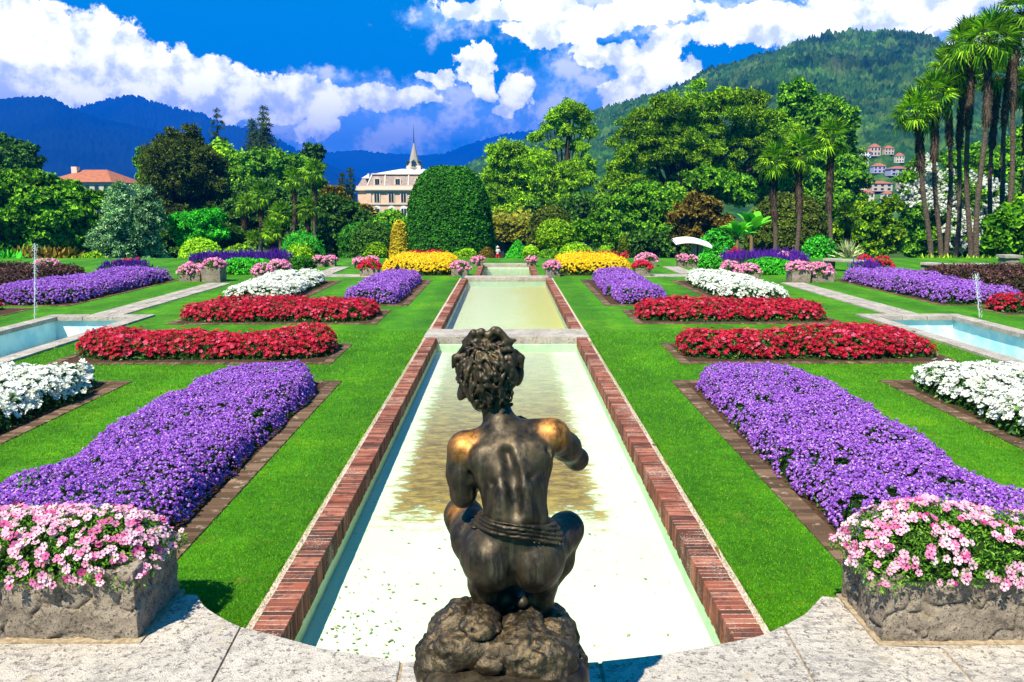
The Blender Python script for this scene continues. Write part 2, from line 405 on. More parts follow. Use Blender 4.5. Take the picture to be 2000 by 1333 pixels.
def m_brick(nt):
    P = nt.pos(); n = nt.noise(P, 14, 5, 0.65); f = nt.noise(P, 90, 4, 0.65); b = nt.noise(P, 1.6, 3)
    c = nt.ramp(nt.island(), [(0, (0.07, 0.028, 0.018)), (0.4, (0.17, 0.052, 0.032)), (0.75, (0.28, 0.08, 0.045)), (1, (0.36, 0.16, 0.11))])
    c = nt.mix(nt.m('MULTIPLY', nt.step(n, 0.48, 0.66), 0.75), c, (0.045, 0.026, 0.022))
    c = nt.mix(nt.m('MULTIPLY', nt.step(nt.m('ADD', nt.m('MULTIPLY', f, 0.5), nt.m('MULTIPLY', b, 0.55)), 0.57, 0.66), 0.7), c, (0.50, 0.38, 0.30))
    return princ(nt, c, 0.85, normal=nt.bump(nt.m('ADD', f, n), 0.7, 0.008), spec=0.2)
BRICK = mat('brick', m_brick)
def m_pale_mortar(nt):
    n = nt.noise(nt.pos(), 60, 4)
    return princ(nt, nt.ramp(n, [(0.3, (0.30, 0.20, 0.15)), (0.7, (0.66, 0.52, 0.43))]), 0.95, spec=0.1)
BMORTAR = mat('brick_mortar', m_pale_mortar)
def m_paver(nt):
    P = nt.pos(); n = nt.noise(P, 9, 5, 0.65); f = nt.noise(P, 60, 4)
    c = nt.ramp(nt.island(), [(0, (0.055, 0.034, 0.02)), (0.6, (0.11, 0.065, 0.038)), (1, (0.18, 0.11, 0.07))])
    c = nt.mix(nt.m('MULTIPLY', nt.step(n, 0.56, 0.66), 0.55), c, (0.36, 0.28, 0.20))
    return princ(nt, c, 0.9, normal=nt.bump(f, 0.7, 0.01), spec=0.15)
PAVER = mat('edging_brick', m_paver)
def m_floor1(nt):
    P = nt.pos(); sp = nt.node('ShaderNodeSeparateXYZ'); nt.put(sp.inputs[0], P); x, y, z = sp.outputs
    n = nt.noise(P, 1.1, 6, 0.7); st = nt.node('ShaderNodeMapping'); nt.put(st.inputs[0], P); st.inputs['Scale'].default_value = (1, 2.2, 1)
    r = nt.noise(st.outputs[0], 4.2, 9, 0.78)
    # a long brown patch in the middle of the basin with a ragged near end
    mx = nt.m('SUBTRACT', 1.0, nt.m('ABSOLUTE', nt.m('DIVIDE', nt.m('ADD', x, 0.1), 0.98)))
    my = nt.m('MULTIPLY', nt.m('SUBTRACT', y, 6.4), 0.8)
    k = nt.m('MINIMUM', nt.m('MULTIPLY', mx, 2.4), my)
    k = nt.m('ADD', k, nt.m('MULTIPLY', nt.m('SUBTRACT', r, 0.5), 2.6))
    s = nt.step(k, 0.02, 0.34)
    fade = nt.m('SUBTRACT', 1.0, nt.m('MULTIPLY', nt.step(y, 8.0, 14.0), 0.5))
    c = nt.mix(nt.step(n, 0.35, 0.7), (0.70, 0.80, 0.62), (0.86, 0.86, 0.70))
    brown_patch = nt.mix(nt.step(r, 0.4, 0.62), (0.17, 0.085, 0.006), (0.46, 0.29, 0.06))
    c = nt.mix(nt.m('MULTIPLY', s, fade), c, brown_patch)
    sp_ = nt.noise(P, 26, 3, 0.5); big = nt.noise(P, 1.7, 3)
    spots = nt.m('MULTIPLY', nt.step(sp_, 0.63, 0.70), nt.step(big, 0.42, 0.6))
    c = nt.mix(nt.m('MULTIPLY', spots, 0.6), c, (0.28, 0.36, 0.16))
    return princ(nt, c, 0.9, normal=nt.bump(n, 0.3, 0.03), spec=0.1)
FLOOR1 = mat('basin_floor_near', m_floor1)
def m_floor2(nt):
    P = nt.pos(); sp = nt.node('ShaderNodeSeparateXYZ'); nt.put(sp.inputs[0], P); x, y, z = sp.outputs
    n = nt.noise(P, 0.7, 5, 0.6)
    k = nt.step(nt.m('ADD', nt.m('ADD', x, 0.0), nt.m('MULTIPLY', nt.m('SUBTRACT', n, 0.5), 1.6)), -0.1, 0.9)
    c = nt.mix(nt.m('MULTIPLY', k, 0.75), (0.72, 0.68, 0.46), (0.66, 0.52, 0.08))
    return princ(nt, c, 0.9, spec=0.1)
FLOOR2 = mat('basin_floor_middle', m_floor2)
def m_floor3(nt):
    n = nt.noise(nt.pos(), 0.6, 5, 0.6)
    return princ(nt, nt.ramp(n, [(0.3, (0.42, 0.37, 0.06)), (0.7, (0.58, 0.49, 0.12))]), 0.9, spec=0.1)
FLOOR3 = mat('basin_floor_far', m_floor3)
def m_bwall(nt):
    P = nt.pos(); n = nt.noise(P, 6, 5, 0.7)
    return princ(nt, nt.ramp(n, [(0.3, (0.40, 0.62, 0.46)), (0.7, (0.66, 0.80, 0.66))]), 0.85, spec=0.2)
BWALL = mat('basin_wall', m_bwall)
def m_blue(nt):
    P = nt.pos(); sp = nt.node('ShaderNodeSeparateXYZ'); nt.put(sp.inputs[0], P); z = sp.outputs[2]
    n = nt.noise(P, 2.5, 6, 0.65); f = nt.noise(P, 16, 5, 0.7)
    c = nt.mix(nt.step(n, 0.35, 0.65), (0.36, 0.68, 0.80), (0.66, 0.85, 0.88))
    low = nt.step(nt.m('ADD', z, nt.m('MULTIPLY', n, 0.25)), -0.22, -0.42)
    c = nt.mix(nt.m('MULTIPLY', low, 0.55), c, (0.55, 0.53, 0.40))
    c = nt.mix(nt.m('MULTIPLY', nt.step(f, 0.60, 0.68), nt.m('MULTIPLY', low, 0.8)), c, (0.10, 0.16, 0.10))
    return princ(nt, c, 0.7, spec=0.3)
BLUEP = mat('blue_basin_paint', m_blue)
def m_water(tint, rough=0.03, sx=7.0, amp=0.18, dist=0.02):
    def b(nt):
        P = nt.pos(); mp = nt.node('ShaderNodeMapping'); nt.put(mp.inputs[0], P); mp.inputs['Scale'].default_value = (1, 2.6, 1)
        w = nt.noise(mp.outputs[0], sx, 4, 0.6, 0.4); nrm = nt.bump(w, amp, dist)
        tr = nt.node('ShaderNodeBsdfTransparent'); nt.put(tr.inputs[0], tint)
        gl = nt.node('ShaderNodeBsdfGlossy'); nt.put(gl.inputs['Roughness'], rough); nt.put(gl.inputs['Normal'], nrm)
        fr = nt.node('ShaderNodeFresnel'); fr.inputs[0].default_value = 1.33; nt.put(fr.inputs['Normal'], nrm)
        ms = nt.node('ShaderNodeMixShader'); nt.l.new(fr.outputs[0], ms.inputs[0])
        nt.l.new(tr.outputs[0], ms.inputs[1]); nt.l.new(gl.outputs[0], ms.inputs[2])
        return ms.outputs[0]
    return b
WATER = mat('water', m_water((0.87, 0.96, 0.86), amp=0.3))
def flat(name, col, rough=0.7, spec=0.3, nz=None, metal=0.0):
    def b(nt):
        c = col
        if nz:
            n = nt.noise(nt.pos(), nz[0], 4); c = nt.mix(nt.step(n, 0.35, 0.65), tuple(v * nz[1] for v in col), col)
        return princ(nt, c, rough, metal, spec=spec)
    return mat(name, b)
SOILD = SOIL
# ------------------------------------------------------------ hills and mountains
def m_forest(nt):
    P = nt.pos(); n = nt.noise(P, 0.012, 5, 0.6); vo = nt.node('ShaderNodeTexVoronoi'); nt.put(vo.inputs['Vector'], P); vo.inputs['Scale'].default_value = 0.09; f = nt.m('ADD', nt.m('MULTIPLY', vo.outputs['Color'], 0.45), nt.m('MULTIPLY', nt.noise(P, 0.12, 3, 0.6), 0.55)); c1 = nt.noise(P, 0.05, 3)
    c = nt.ramp(nt.m('ADD', nt.m('MULTIPLY', f, .6), nt.m('MULTIPLY', c1, .4)), [(0.32, (0.004, 0.026, 0.003)), (0.5, (0.024, 0.078, 0.008)), (0.66, (0.085, 0.155, 0.016))])
    c = nt.mix(1.0, c, nt.ramp(n, [(0.36, 0.5), (0.64, 1.5)]), 'MULTIPLY')
    c = nt.mix(nt.m('MULTIPLY', nt.step(nt.noise(P, 0.02, 4), 0.60, 0.68), 0.4), c, (0.10, 0.13, 0.04))
    return princ(nt, c, 0.95, spec=0.0)
FOREST = mat('forest_slope', m_forest)
def m_mtn(nt):
    P = nt.pos(); n = nt.noise(P, 0.0024, 6, 0.65)
    return princ(nt, nt.ramp(n, [(0.35, (0.002, 0.010, 0.014)), (0.65, (0.010, 0.024, 0.026))]), 1.0, spec=0.0)
MTN = mat('mountain_rock', m_mtn)
def ridge(name, sky_pts, D0, D1, nu, nv, m, bump, zb=-6.0, curve=1.0, dback=1.35, trees=None):
    px = np.array([p[0] for p in sky_pts], float); py = np.array([p[1] for p in sky_pts], float)
    xs = np.linspace(px[0], px[-1], nu); sy = np.interp(xs, px, py)
    nb = 8
    f = np.concatenate([np.linspace(0, 1, nv), 1 + np.linspace(0, 1, nb + 1)[1:]])
    V = np.zeros((nu, len(f), 3))
    for i, (x, yk) in enumerate(zip(xs, sy)):
        d = ray(x, yk); d0 = ray(x, 396.0); h = d[:2] / d[1]
        top = CAMZ + d[2] / d[1] * D1
        for j, k in enumerate(f):
            if k <= 1: Y = D0 + (D1 - D0) * k; z = zb + (top - zb) * (k ** curve)
            else: Y = D1 + (k - 1) * (dback - 1) * D1; z = top - (k - 1) * (top - zb) * 0.9
            V[i, j] = (h[0] * Y, Y, z)
    n = bump(V); e = np.minimum(1, f * 6)[None, :]
    V[..., 2] += n * e
    mb = MB(); mb.add(V.reshape(-1, 3), gridf(nu, len(f))); o = mb.build(name, m, None, True); tag(o, kind='structure'); return V
def hbump(V):
    P = V * [1, 1, 0]
    big = fbm(P, 1 / 150., 4) * 20 * np.clip((V[..., 2] + 6) / 90, 0, 1)
    gully = -np.abs(vnoise(P * [1, .8, 0], 1 / 90.)) * 16 * np.clip((V[..., 2] - 8) / 70, 0, 1)
    # tree crowns: rounded cells
    q = P[..., :2] / 11.0 + .22 * np.stack([vnoise(P, 1 / 14.), vnoise(P + 50, 1 / 14.)], -1); i = np.floor(q).astype(int); best = np.full(q.shape[:-1], 9.0)
    for dx in (-1, 0, 1):
        for dy in (-1, 0, 1):
            c = i + [dx, dy]; r = _perm[c[..., 0] % 64, c[..., 1] % 64, 5]; r2 = _perm[c[..., 0] % 64, c[..., 1] % 64, 9]
            d = np.hypot(q[..., 0] - c[..., 0] - r, q[..., 1] - c[..., 1] - r2) - .25 * _perm[c[..., 0] % 64, c[..., 1] % 64, 20]; best = np.minimum(best, d)
    return big + gully + 3.6 * np.clip(1 - best ** 2, 0, 1)
HILLPTS = [(780, 396), (880, 345), (925, 312), (965, 292), (1060, 250), (1170, 212), (1260, 184), (1345, 152), (1400, 126), (1440, 106), (1480, 88), (1530, 76), (1600, 63), (1660, 64), (1700, 71), (1740, 63), (1785, 58), (1820, 64), (1850, 80), (1920, 92), (2000, 110), (2150, 150), (2400, 240)]
HV = ridge('hill', HILLPTS, 380, 950, 1000, 420, FOREST, hbump, -5, 1.0)
def mbump(s, a):
    def f(V):
        P = V * [1, 1, 0]; k = np.clip(V[..., 2] / (a * 6), 0, 1)
        return (fbm(P, 1 / s, 5, .55) * a - np.abs(vnoise(P * [1, .3, 0], 1.7 / s)) * a * 1.2) * k
    return f
ridge('mountain', [(-500, 230), (-200, 205), (-60, 196), (0, 192), (40, 187), (85, 190), (110, 194), (140, 210), (200, 232), (300, 258), (380, 285), (450, 300), (560, 330), (640, 360), (760, 396)], 1900, 3300, 360, 60, MTN, mbump(460, 30), -5)
ridge('mountain', [(0, 240), (90, 222), (150, 208), (200, 196), (260, 189), (290, 200), (335, 213), (400, 219), (425, 241), (465, 243), (500, 250), (530, 266), (575, 290), (640, 322), (720, 345), (840, 372), (980, 396)], 2600, 4200, 360, 60, MTN, mbump(600, 36), -5)
ridge('mountain', [(380, 330), (480, 312), (560, 306), (640, 298), (700, 292), (760, 300), (830, 306), (870, 300), (920, 280), (980, 262), (1060, 250), (1200, 240), (1400, 260)], 4600, 6200, 240, 40, MTN, mbump(900, 34), -5)

# ------------------------------------------------------------ haze
def haze():
    mb = MB(); mb.box(-5200, 5200, -60, 8600, -40, 640)
    m = bpy.data.materials.new('haze'); m.use_nodes = True; t = m.node_tree; t.nodes.clear(); nt = NT(t)
    out = nt.node('ShaderNodeOutputMaterial'); v = nt.node('ShaderNodeVolumePrincipled')
    v.inputs['Color'].default_value = (0.0, 0.19, 1.0, 1); v.inputs['Density'].default_value = 0.00025; v.inputs['Anisotropy'].default_value = 0.0
    nt.l.new(v.outputs[0], out.inputs['Volume'])
    o = mb.build('haze', m); tag(o, 'thin blue air between the garden and the mountains', 'haze', kind='stuff'); return o
haze()

# ------------------------------------------------------------ villa
STUC = flat('pink_stucco', (0.80, 0.53, 0.37), 0.85, 0.1, (0.9, 0.85)); STUC2 = flat('pale_trim', (0.74, 0.58, 0.45), 0.8, 0.2); ROOFM = flat('mansard_slate', (0.34, 0.26, 0.23), 0.8, 0.2, (2.5, 0.75))
ROOFW = flat('pale_roof', (0.72, 0.74, 0.76), 0.5, 0.4); GLASSD = flat('window_glass', (0.02, 0.035, 0.05), 0.15, 0.6); WHITEP = flat('white_paint', (0.78, 0.78, 0.76), 0.5, 0.3); SLATE = flat('spire_slate', (0.38, 0.33, 0.27), 0.7, 0.2, (3, .8))
TERRA = flat('terracotta_tiles', (0.42, 0.15, 0.08), 0.85, 0.1, (1.5, 0.75)); IRON = flat('dark_iron', (0.03, 0.03, 0.035), 0.5)
def villa():
    Y = 176.0; m = MPP(Y)
    def X(px): return Q(px, 380, Y)[0]
    def Z(py): return Q(800, py, Y)[2]
    zb = -4.4; x0, x1, xw = X(716), X(884), X(694)
    t = thing('villa', 'pink villa with mansard roof, dormers and a slender spire behind the clipped dome', 'villa', ((x0 + x1) / 2, Y, zb))
    zc = Z(372)
    mb = MB(); mb.box(x0, x1, Y, Y + 16, zb, zc); mb.box(xw, x0 - .01, Y + 3, Y + 15, zb, zc); mb.box(x1 + .01, x1 + 2.4, Y + 3, Y + 15, zb, zc)
    mb.box(x0 - .02, x0 + 1.0, Y - .18, Y - .01, zb, zc); mb.build('wall', STUC, t)
    mb = MB(); mb.box(x0 - .5, x1 + .5, Y - .6, Y + 16.5, zc, zc + .35); mb.box(xw - .4, x0 - .52, Y + 2.5, Y + 15.4, zc, zc + .35); mb.box(x0 - .3, x1 + .3, Y - .35, Y + 16.2, zc + .352, zc + .95); mb.box(xw - .3, x0 - .32, Y + 2.6, Y + 15.2, zc + .352, zc + .95)
    mb.box(x0 - .05, x1 + .05, Y - .25, Y - .185, Z(400), Z(397)); mb.box(x0 - .05, x1 + .05, Y - .25, Y - .185, Z(375.5), Z(373.8)); mb.build('cornice', STUC2, t)
    zt = Z(340); i = 1.5
    def frus(mb, a0, a1, b0, b1, c0, c1, z0, z1):
        V = [(a0, b0, z0), (a1, b0, z0), (a1, b1, z0), (a0, b1, z0), (a0 + c0, b0 + c1, z1), (a1 - c0, b0 + c1, z1), (a1 - c0, b1 - c1, z1), (a0 + c0, b1 - c1, z1)]
        mb.add(V, [(0, 1, 5, 4), (1, 2, 6, 5), (2, 3, 7, 6), (3, 0, 4, 7), (4, 5, 6, 7)])
    z1 = zc + .955; mb = MB(); frus(mb, x0, x1, Y, Y + 16, 1.4, 1.4, z1, zt); frus(mb, xw, x0 - .05, Y + 3, Y + 15, .9, 1.2, z1, zt - .8); rf = mb.build('mansard_roof', ROOFM, t)
    mb = MB(); frus(mb, x0 + 1.1, x1 - 1.1, Y + 1.1, Y + 14.9, 5.5, 5.5, zt + .01, Z(328)); frus(mb, xw + .7, x0, Y + 4, Y + 14, 1, 4, zt - .79, zt + .3); mb.build('upper_roof', ROOFW, t)
    mb = MB()
    for px in (718, 752, 798, 830, 864): 
        a = X(px); tube(mb, [(a, Y - .02, z1), (a + (.9 if px < 720 else .0 if px < 790 else -.0), Y + 1.32, zt)], [.16, .16], 6)
    mb.box(x0 + 1.0, x1 - 1.0, Y + .95, Y + 1.3, zt - .1, zt + .15); mb.build('roof_ribs', STUC2, t)
    for px in (737, 777, 817, 857):
        d = MB(); a = X(px); w = .75; zz = Z(365)
        arc = [(a + w * math.cos(k), zz + 1.35 + w * .8 * math.sin(k)) for k in np.linspace(0, math.pi, 9)]
        poly = [(a + w, zz)] + arc + [(a - w, zz)]; n = len(poly); V = [(p[0], Y + .15, p[1]) for p in poly] + [(p[0], Y + 2.2, p[1]) for p in poly]
        d.add(V, [tuple(range(n))] + [(k, n + k, n + (k + 1) % n, (k + 1) % n) for k in range(n)]); dm = d.build('dormer', STUC2, t)
        g = MB(); g.box(a - .45, a - .03, Y + .10, Y + .14, zz + .25, zz + 1.6); g.box(a + .03, a + .45, Y + .10, Y + .14, zz + .25, zz + 1.6); g.build('dormer_window', GLASSD, dm)
    for row, (ya, yb) in enumerate(((378, 395), (407, 423))):
        for px in (736, 764, 788, 812, 836, 862):
            a = X(px); za, zb_ = Z(yb), Z(ya); w = .5
            f = MB(); f.box(a - w - .2, a + w + .2, Y - .15, Y - .01, za - .12, zb_ + (.12 if row == 0 else -.1))
            if row: arc = [(a + (w + .2) * math.cos(k), zb_ - .1 + (w + .1) * math.sin(k)) for k in np.linspace(0, math.pi, 10)]; n = len(arc); f.add([(p[0], Y - .15, p[1]) for p in arc] + [(p[0], Y - .01, p[1]) for p in arc], [tuple(range(n))] + [(k, n + k, n + k + 1, k + 1) for k in range(n - 1)])
            fo = f.build('window', WHITEP if row else STUC2, t)
            g = MB(); g.box(a - w, a - .06, Y - .2, Y - .152, za, zb_ - (.1 if row else 0)); g.box(a + .06, a + w, Y - .2, Y - .152, za, zb_ - (.1 if row else 0))
            g.build('pane', GLASSD, fo)
    # spire
    sx = X(803); sy = Y + 7; zs = Z(334)
    mb = MB(); mb.box(sx - 1.5, sx + 1.5, sy - 1.5, sy + 1.5, zt - .5, Z(322)); mb.build('spire_base', STUC2, t)
    mb = MB(); pr = [(1.9, Z(326)), (1.15, Z(316)), (.75, Z(300)), (.35, Z(284)), (.12, Z(276))]
    V, F = lathe2(pr, (sx, sy, 0), 8); mb.add(V, F); sp = mb.build('spire', SLATE, t)
    for a in (0, 90, 180, 270):
        d = MB(); cx_, cy_ = sx + 1.25 * math.sin(R(a)), sy - 1.25 * math.cos(R(a)); d.box(cx_ - .42, cx_ + .42, cy_ - .42, cy_ + .42, Z(327), Z(314)); 
        d.add([(cx_ - .5, cy_ - .5, Z(314)), (cx_ + .5, cy_ - .5, Z(314)), (cx_ + .5, cy_ + .5, Z(314)), (cx_ - .5, cy_ + .5, Z(314)), (cx_, cy_, Z(309))], [(0, 1, 4), (1, 2, 4), (2, 3, 4), (3, 0, 4)]); d.build('lucarne', GLASSD, sp)
    mb = MB(); tube(mb, [(sx, sy, Z(277)), (sx, sy, Z(256)), (sx, sy, Z(238))], [.12, .07, .03], 6); mb.build('finial', IRON, t)
def lathe2(pr, c, n):
    a = np.linspace(0, 2 * math.pi, n, endpoint=False); pr = np.array(pr)
    V = np.stack([pr[None, :, 0] * np.cos(a)[:, None], pr[None, :, 0] * np.sin(a)[:, None], np.broadcast_to(pr[None, :, 1], (n, len(pr)))], -1)
    return V.reshape(-1, 3) + np.asarray(c), gridf(n, len(pr), closed=True)
villa()
def house(label, Y, px0, px1, pyr, pye, pyb, wallm, roofm=TERRA, dep=None, rows=2, cols=4, hip=0.35, zb=None):
    """px0..px1 wall span; ridge, eave and base rows of the photograph"""
    a, b = Q(px0, pye, Y)[0], Q(px1, pye, Y)[0]; ze, zr = Q(px0, pye, Y)[2], Q(px0, pyr, Y)[2]; z0 = Q(px0, pyb, Y)[2] if zb is None else zb; w = b - a; dep = dep or w * .7; o = w * .04
    t = thing('house', label, 'house', ((a + b) / 2, Y, z0)); mb = MB(); mb.box(a, b, Y, Y + dep, z0, ze); mb.build('wall', wallm, t)
    h = w * hip; mb = MB(); V = [(a - o, Y - o, ze), (b + o, Y - o, ze), (b + o, Y + dep + o, ze), (a - o, Y + dep + o, ze), (a + h, Y + dep / 2, zr), (b - h, Y + dep / 2, zr)]
    mb.add(V, [(0, 1, 5, 4), (1, 2, 5), (2, 3, 4, 5), (3, 0, 4), (3, 2, 1, 0)]); mb.build('roof', roofm, t)
    for r in range(rows):
        for c in range(cols):
            cx = a + w * (c + .5) / cols; cz = z0 + (ze - z0) * (r + .55) / rows; ww = w / cols * .22; hh = (ze - z0) / rows * .28; mb = MB(); mb.box(cx - ww, cx + ww, Y - .04 * w / 10, Y - .004, cz - hh, cz + hh); mb.build('window', GLASSD, t)
    return t
h = house('long house with a red tiled hip roof above the magnolia at left', 150, 88, 215, 329, 356, 380, flat('cream_wall', (0.55, 0.47, 0.36), .85, .1), zb=-4.4, dep=14, rows=3, cols=7, hip=.32)
mb = MB(); P0 = Q(150, 335, 156); mb.box(P0[0] - .5, P0[0] + .5, 155, 156.2, P0[2] - 1.0, P0[2] + .8); mb.build('chimney', STUC2, h)
W1 = flat('house_cream', (0.70, 0.60, 0.46), .85, .1); W2 = flat('house_white', (0.78, 0.78, 0.76), .85, .1); W3 = flat('house_pink', (0.62, 0.46, 0.36), .85, .1); W4 = flat('house_lilac', (0.42, 0.40, 0.56), .85, .1)
def hy(px, py):                       # distance at which the hill surface is met
    d = ray(px, py); d = d / d[1]; best = None
    i = int(np.clip(np.interp(px, [HILLPTS[0][0], HILLPTS[-1][0]], [0, HV.shape[0] - 1]), 0, HV.shape[0] - 1))
    el = (HV[i, :420, 2] - CAMZ) / HV[i, :420, 1]; j = int(np.argmax(el >= d[2])); return HV[i, j, 1] - 10
for k, (x0, x1, yr, ye, yb, w, lab) in enumerate(((1683, 1707, 372, 378, 392, W1, 'square cream house with red roof lowest on the hillside'), (1727, 1745, 375, 379, 390, W2, 'small white house right of the square cream house on the hillside'), (1706, 1742, 355, 359, 368, W3, 'long low red-roofed house in the middle of the hillside village'),
    (1708, 1730, 320, 325, 333, W4, 'lilac house with red roof on the hillside'), (1742, 1776, 326, 330, 338, W4, 'long lilac-grey row house right of the lilac house'), (1677, 1696, 306, 311, 319, W3, 'pink house left on the hillside village'), (1702, 1720, 282, 288, 300, W3, 'peach house highest in the hillside village'),
    (1685, 1701, 293, 297, 303, W2, 'pale low house beside the peach house on the hillside'), (1730, 1746, 286, 290, 297, W3, 'small pink house right of the peach house on the hillside'), (1650, 1664, 303, 308, 316, W1, 'small house glimpsed through leaves left of the hillside village'), (1752, 1766, 300, 305, 313, W1, 'cream house beside the brown terraces on the hillside'),
    (1141, 1152, 302, 306, 312, W2, 'tiny white house seen between the two tall trees'), (1141, 1162, 340, 345, 354, W1, 'cream houses row glimpsed between the tall trees'), (1165, 1180, 378, 383, 394, W3, 'pink house low between the tall trees'), (1452, 1470, 344, 349, 356, W2, 'white house glimpsed left of the three palms'),
    (1570, 1590, 345, 349, 356, W2, 'pale house glimpsed between the straight palms'), (1680, 1694, 352, 357, 365, W1, 'small cream house at the left end of the hillside village'), (1757, 1775, 350, 355, 364, W3, 'pink house behind the white blossom'))):
    c_ = (x0 + x1) / 2; x0, x1 = c_ + (x0 - c_) * 1.1, c_ + (x1 - c_) * 1.1; yr -= 1.5; Y = hy(c_, yb); house(lab, Y, x0, x1, yr, ye, yb, w, zb=Q(x0, yb, Y)[2] - 1.5, rows=2, cols=3)
# ------------------------------------------------------------ setting: ground, lawn, paths
def sheet(name, xs, ys, holes, zf, m, label=None):
    mb = MB()
    for a, b in zip(xs[:-1], xs[1:]):
        for c, d in zip(ys[:-1], ys[1:]):
            mx, my = (a + b) / 2, (c + d) / 2
            if any(h[0] < mx < h[1] and h[2] < my < h[3] for h in holes): continue
            mb.add([(a, c, zf(c)), (b, c, zf(c)), (b, d, zf(d)), (a, d, zf(d))], [(0, 1, 2, 3)])
    o = mb.build(name, m); tag(o, kind='structure'); 
    return o
EDGE = 36.0
Y_LEDGE = 4.05
YB1 = G(989, 663)[1]; YB1b = G(989, 647)[1]; YB2 = G(989, 545)[1]; YB2b = G(989, 541)[1]; YE = G(989, 518.5)[1]
SP_Y1 = G(989, 617)[1]; SPX0, SPX1 = 7.52, 9.72; SP_Y0 = 5.5     # side basins (outer edge of the coping)
def zg(y):
    if y <= EDGE: return 0.0
    if y <= 86: return -(y - EDGE) * 0.0885
    return -4.425
IH, OH = 1.25, 1.48
holes = [(-OH, OH, 0, YB2b), (-1.05, 1.05, YB2b, YE), (-SPX1, -SPX0, SP_Y0, SP_Y1), (SPX0, SPX1, SP_Y0, SP_Y1)]
lawn = sheet('lawn', [-60, -SPX1, -SPX0, -OH, -1.05, 1.05, OH, SPX0, SPX1, 60], [-8, 0, SP_Y0, SP_Y1, YB2b, YE, EDGE], holes, lambda y: 0.0, LAWN)
mb = MB(); ys = [EDGE, 45, 60, 86, 120, 200, 400, 1000, 4000, 15000]
for c, d in zip(ys[:-1], ys[1:]):
    w0, w1 = max(80, c * 1.6), max(80, d * 1.6)
    mb.add([(-w0, c, zg(c)), (w0, c, zg(c)), (w1, d, zg(d)), (-w1, d, zg(d))], [(0, 1, 2, 3)])
mb.add([(-80, -8, -0.03), (-60, -8, -0.03), (-60, EDGE, -0.03), (-80, EDGE, -0.03)], [(0, 1, 2, 3)])
mb.add([(60, -8, -0.03), (80, -8, -0.03), (80, EDGE, -0.03), (60, EDGE, -0.03)], [(0, 1, 2, 3)])
tag(mb.build('ground', GROUND), kind='structure')

# grass blades, thick near the camera and thinning out
def grass():
    T = np.array([[-0.5, 0, 0], [0.5, 0, 0], [0.15, 0.22, 1.0]]) * np.array([0.0042, 0.02, 0.021]); TF = np.array([[0, 1, 2]])
    mb = MB(); N = 460000
    y = 4.3 + (rng.random(N) ** 1.9) * 11.0
    x = rng.uniform(-1, 1, N) * (y * 0.66)
    ok = np.abs(x) > OH - 0.015
    for (a, b, c, d) in BEDS_RECT:
        ok &= ~((x > a) & (x < b) & (y > c) & (y < d))
    ok &= ~((np.abs(x) > SPX0) & (np.abs(x) < SPX1) & (y > SP_Y0) & (y < SP_Y1))
    x, y = x[ok], y[ok]; n = len(x)
    P = np.c_[x, y, np.zeros(n)]
    M = frames(np.tile([0, 0, 1.0], (n, 1)), jitter=0.55)
    s = rng.uniform(0.55, 1.15, n) * (0.75 + 0.11 * (y - 4))
    scatter(mb, T, TF, P, M, s)
    # ragged turf growing over the outer edge of the brick rim
    k = 26000; yy = rng.uniform(4.3, 14, k); sg = rng.choice([-1, 1], k); xx = sg * (OH - .012 + .02 * vnoise(np.c_[yy * 3, sg, 0 * yy], 1.0) + rng.uniform(-.02, .03, k))
    scatter(mb, T, TF, np.c_[xx, yy, np.full(k, .0)], frames(np.c_[-sg * .5, rng.normal(0, .3, k), np.ones(k)], jitter=.3), rng.uniform(1.0, 2.4, k))
    o = mb.build('grass', GRASSM); tag(o, 'short bright green grass blades of the mown lawn', 'grass', kind='stuff')

# paths
def slabs(name, x0, x1, y0, y1, z, label, n, kind='structure', cross=2):
    mb = MB(); L = (y1 - y0) / n; r = random.Random(5)
    for i in range(n):
        k = cross
        xs = [x0] + sorted(x0 + (x1 - x0) * (j + r.uniform(-0.15, 0.15)) / k for j in range(1, k)) + [x1]
        for a, b in zip(xs[:-1], xs[1:]):
            mb.box(a + .01, b - .01, y0 + i * L + .01, y0 + (i + 1) * L - .01, -0.05, z + r.uniform(0, 0.006))
    mb.box(x0, x1, y0, y1, -0.06, z - 0.012)
    o = mb.build(name, PATHM); tag(o, kind='structure'); return o
for s in (-1, 1):
    a, b = sorted((s * 8.25, s * 8.95))
    slabs('path', a, b, SP_Y1, G(989, 554)[1], 0.02, None, 11)
    a, b = sorted((s * 5.9, s * 6.5))
    slabs('path', a, b, G(989, 536)[1], G(989, 522)[1], 0.02, None, 6)
    a, b = sorted((s * 4.3, s * 7.0))
    slabs('path', a, b, G(989, 541.5)[1], G(989, 537)[1], 0.02, None, 2, cross=5)

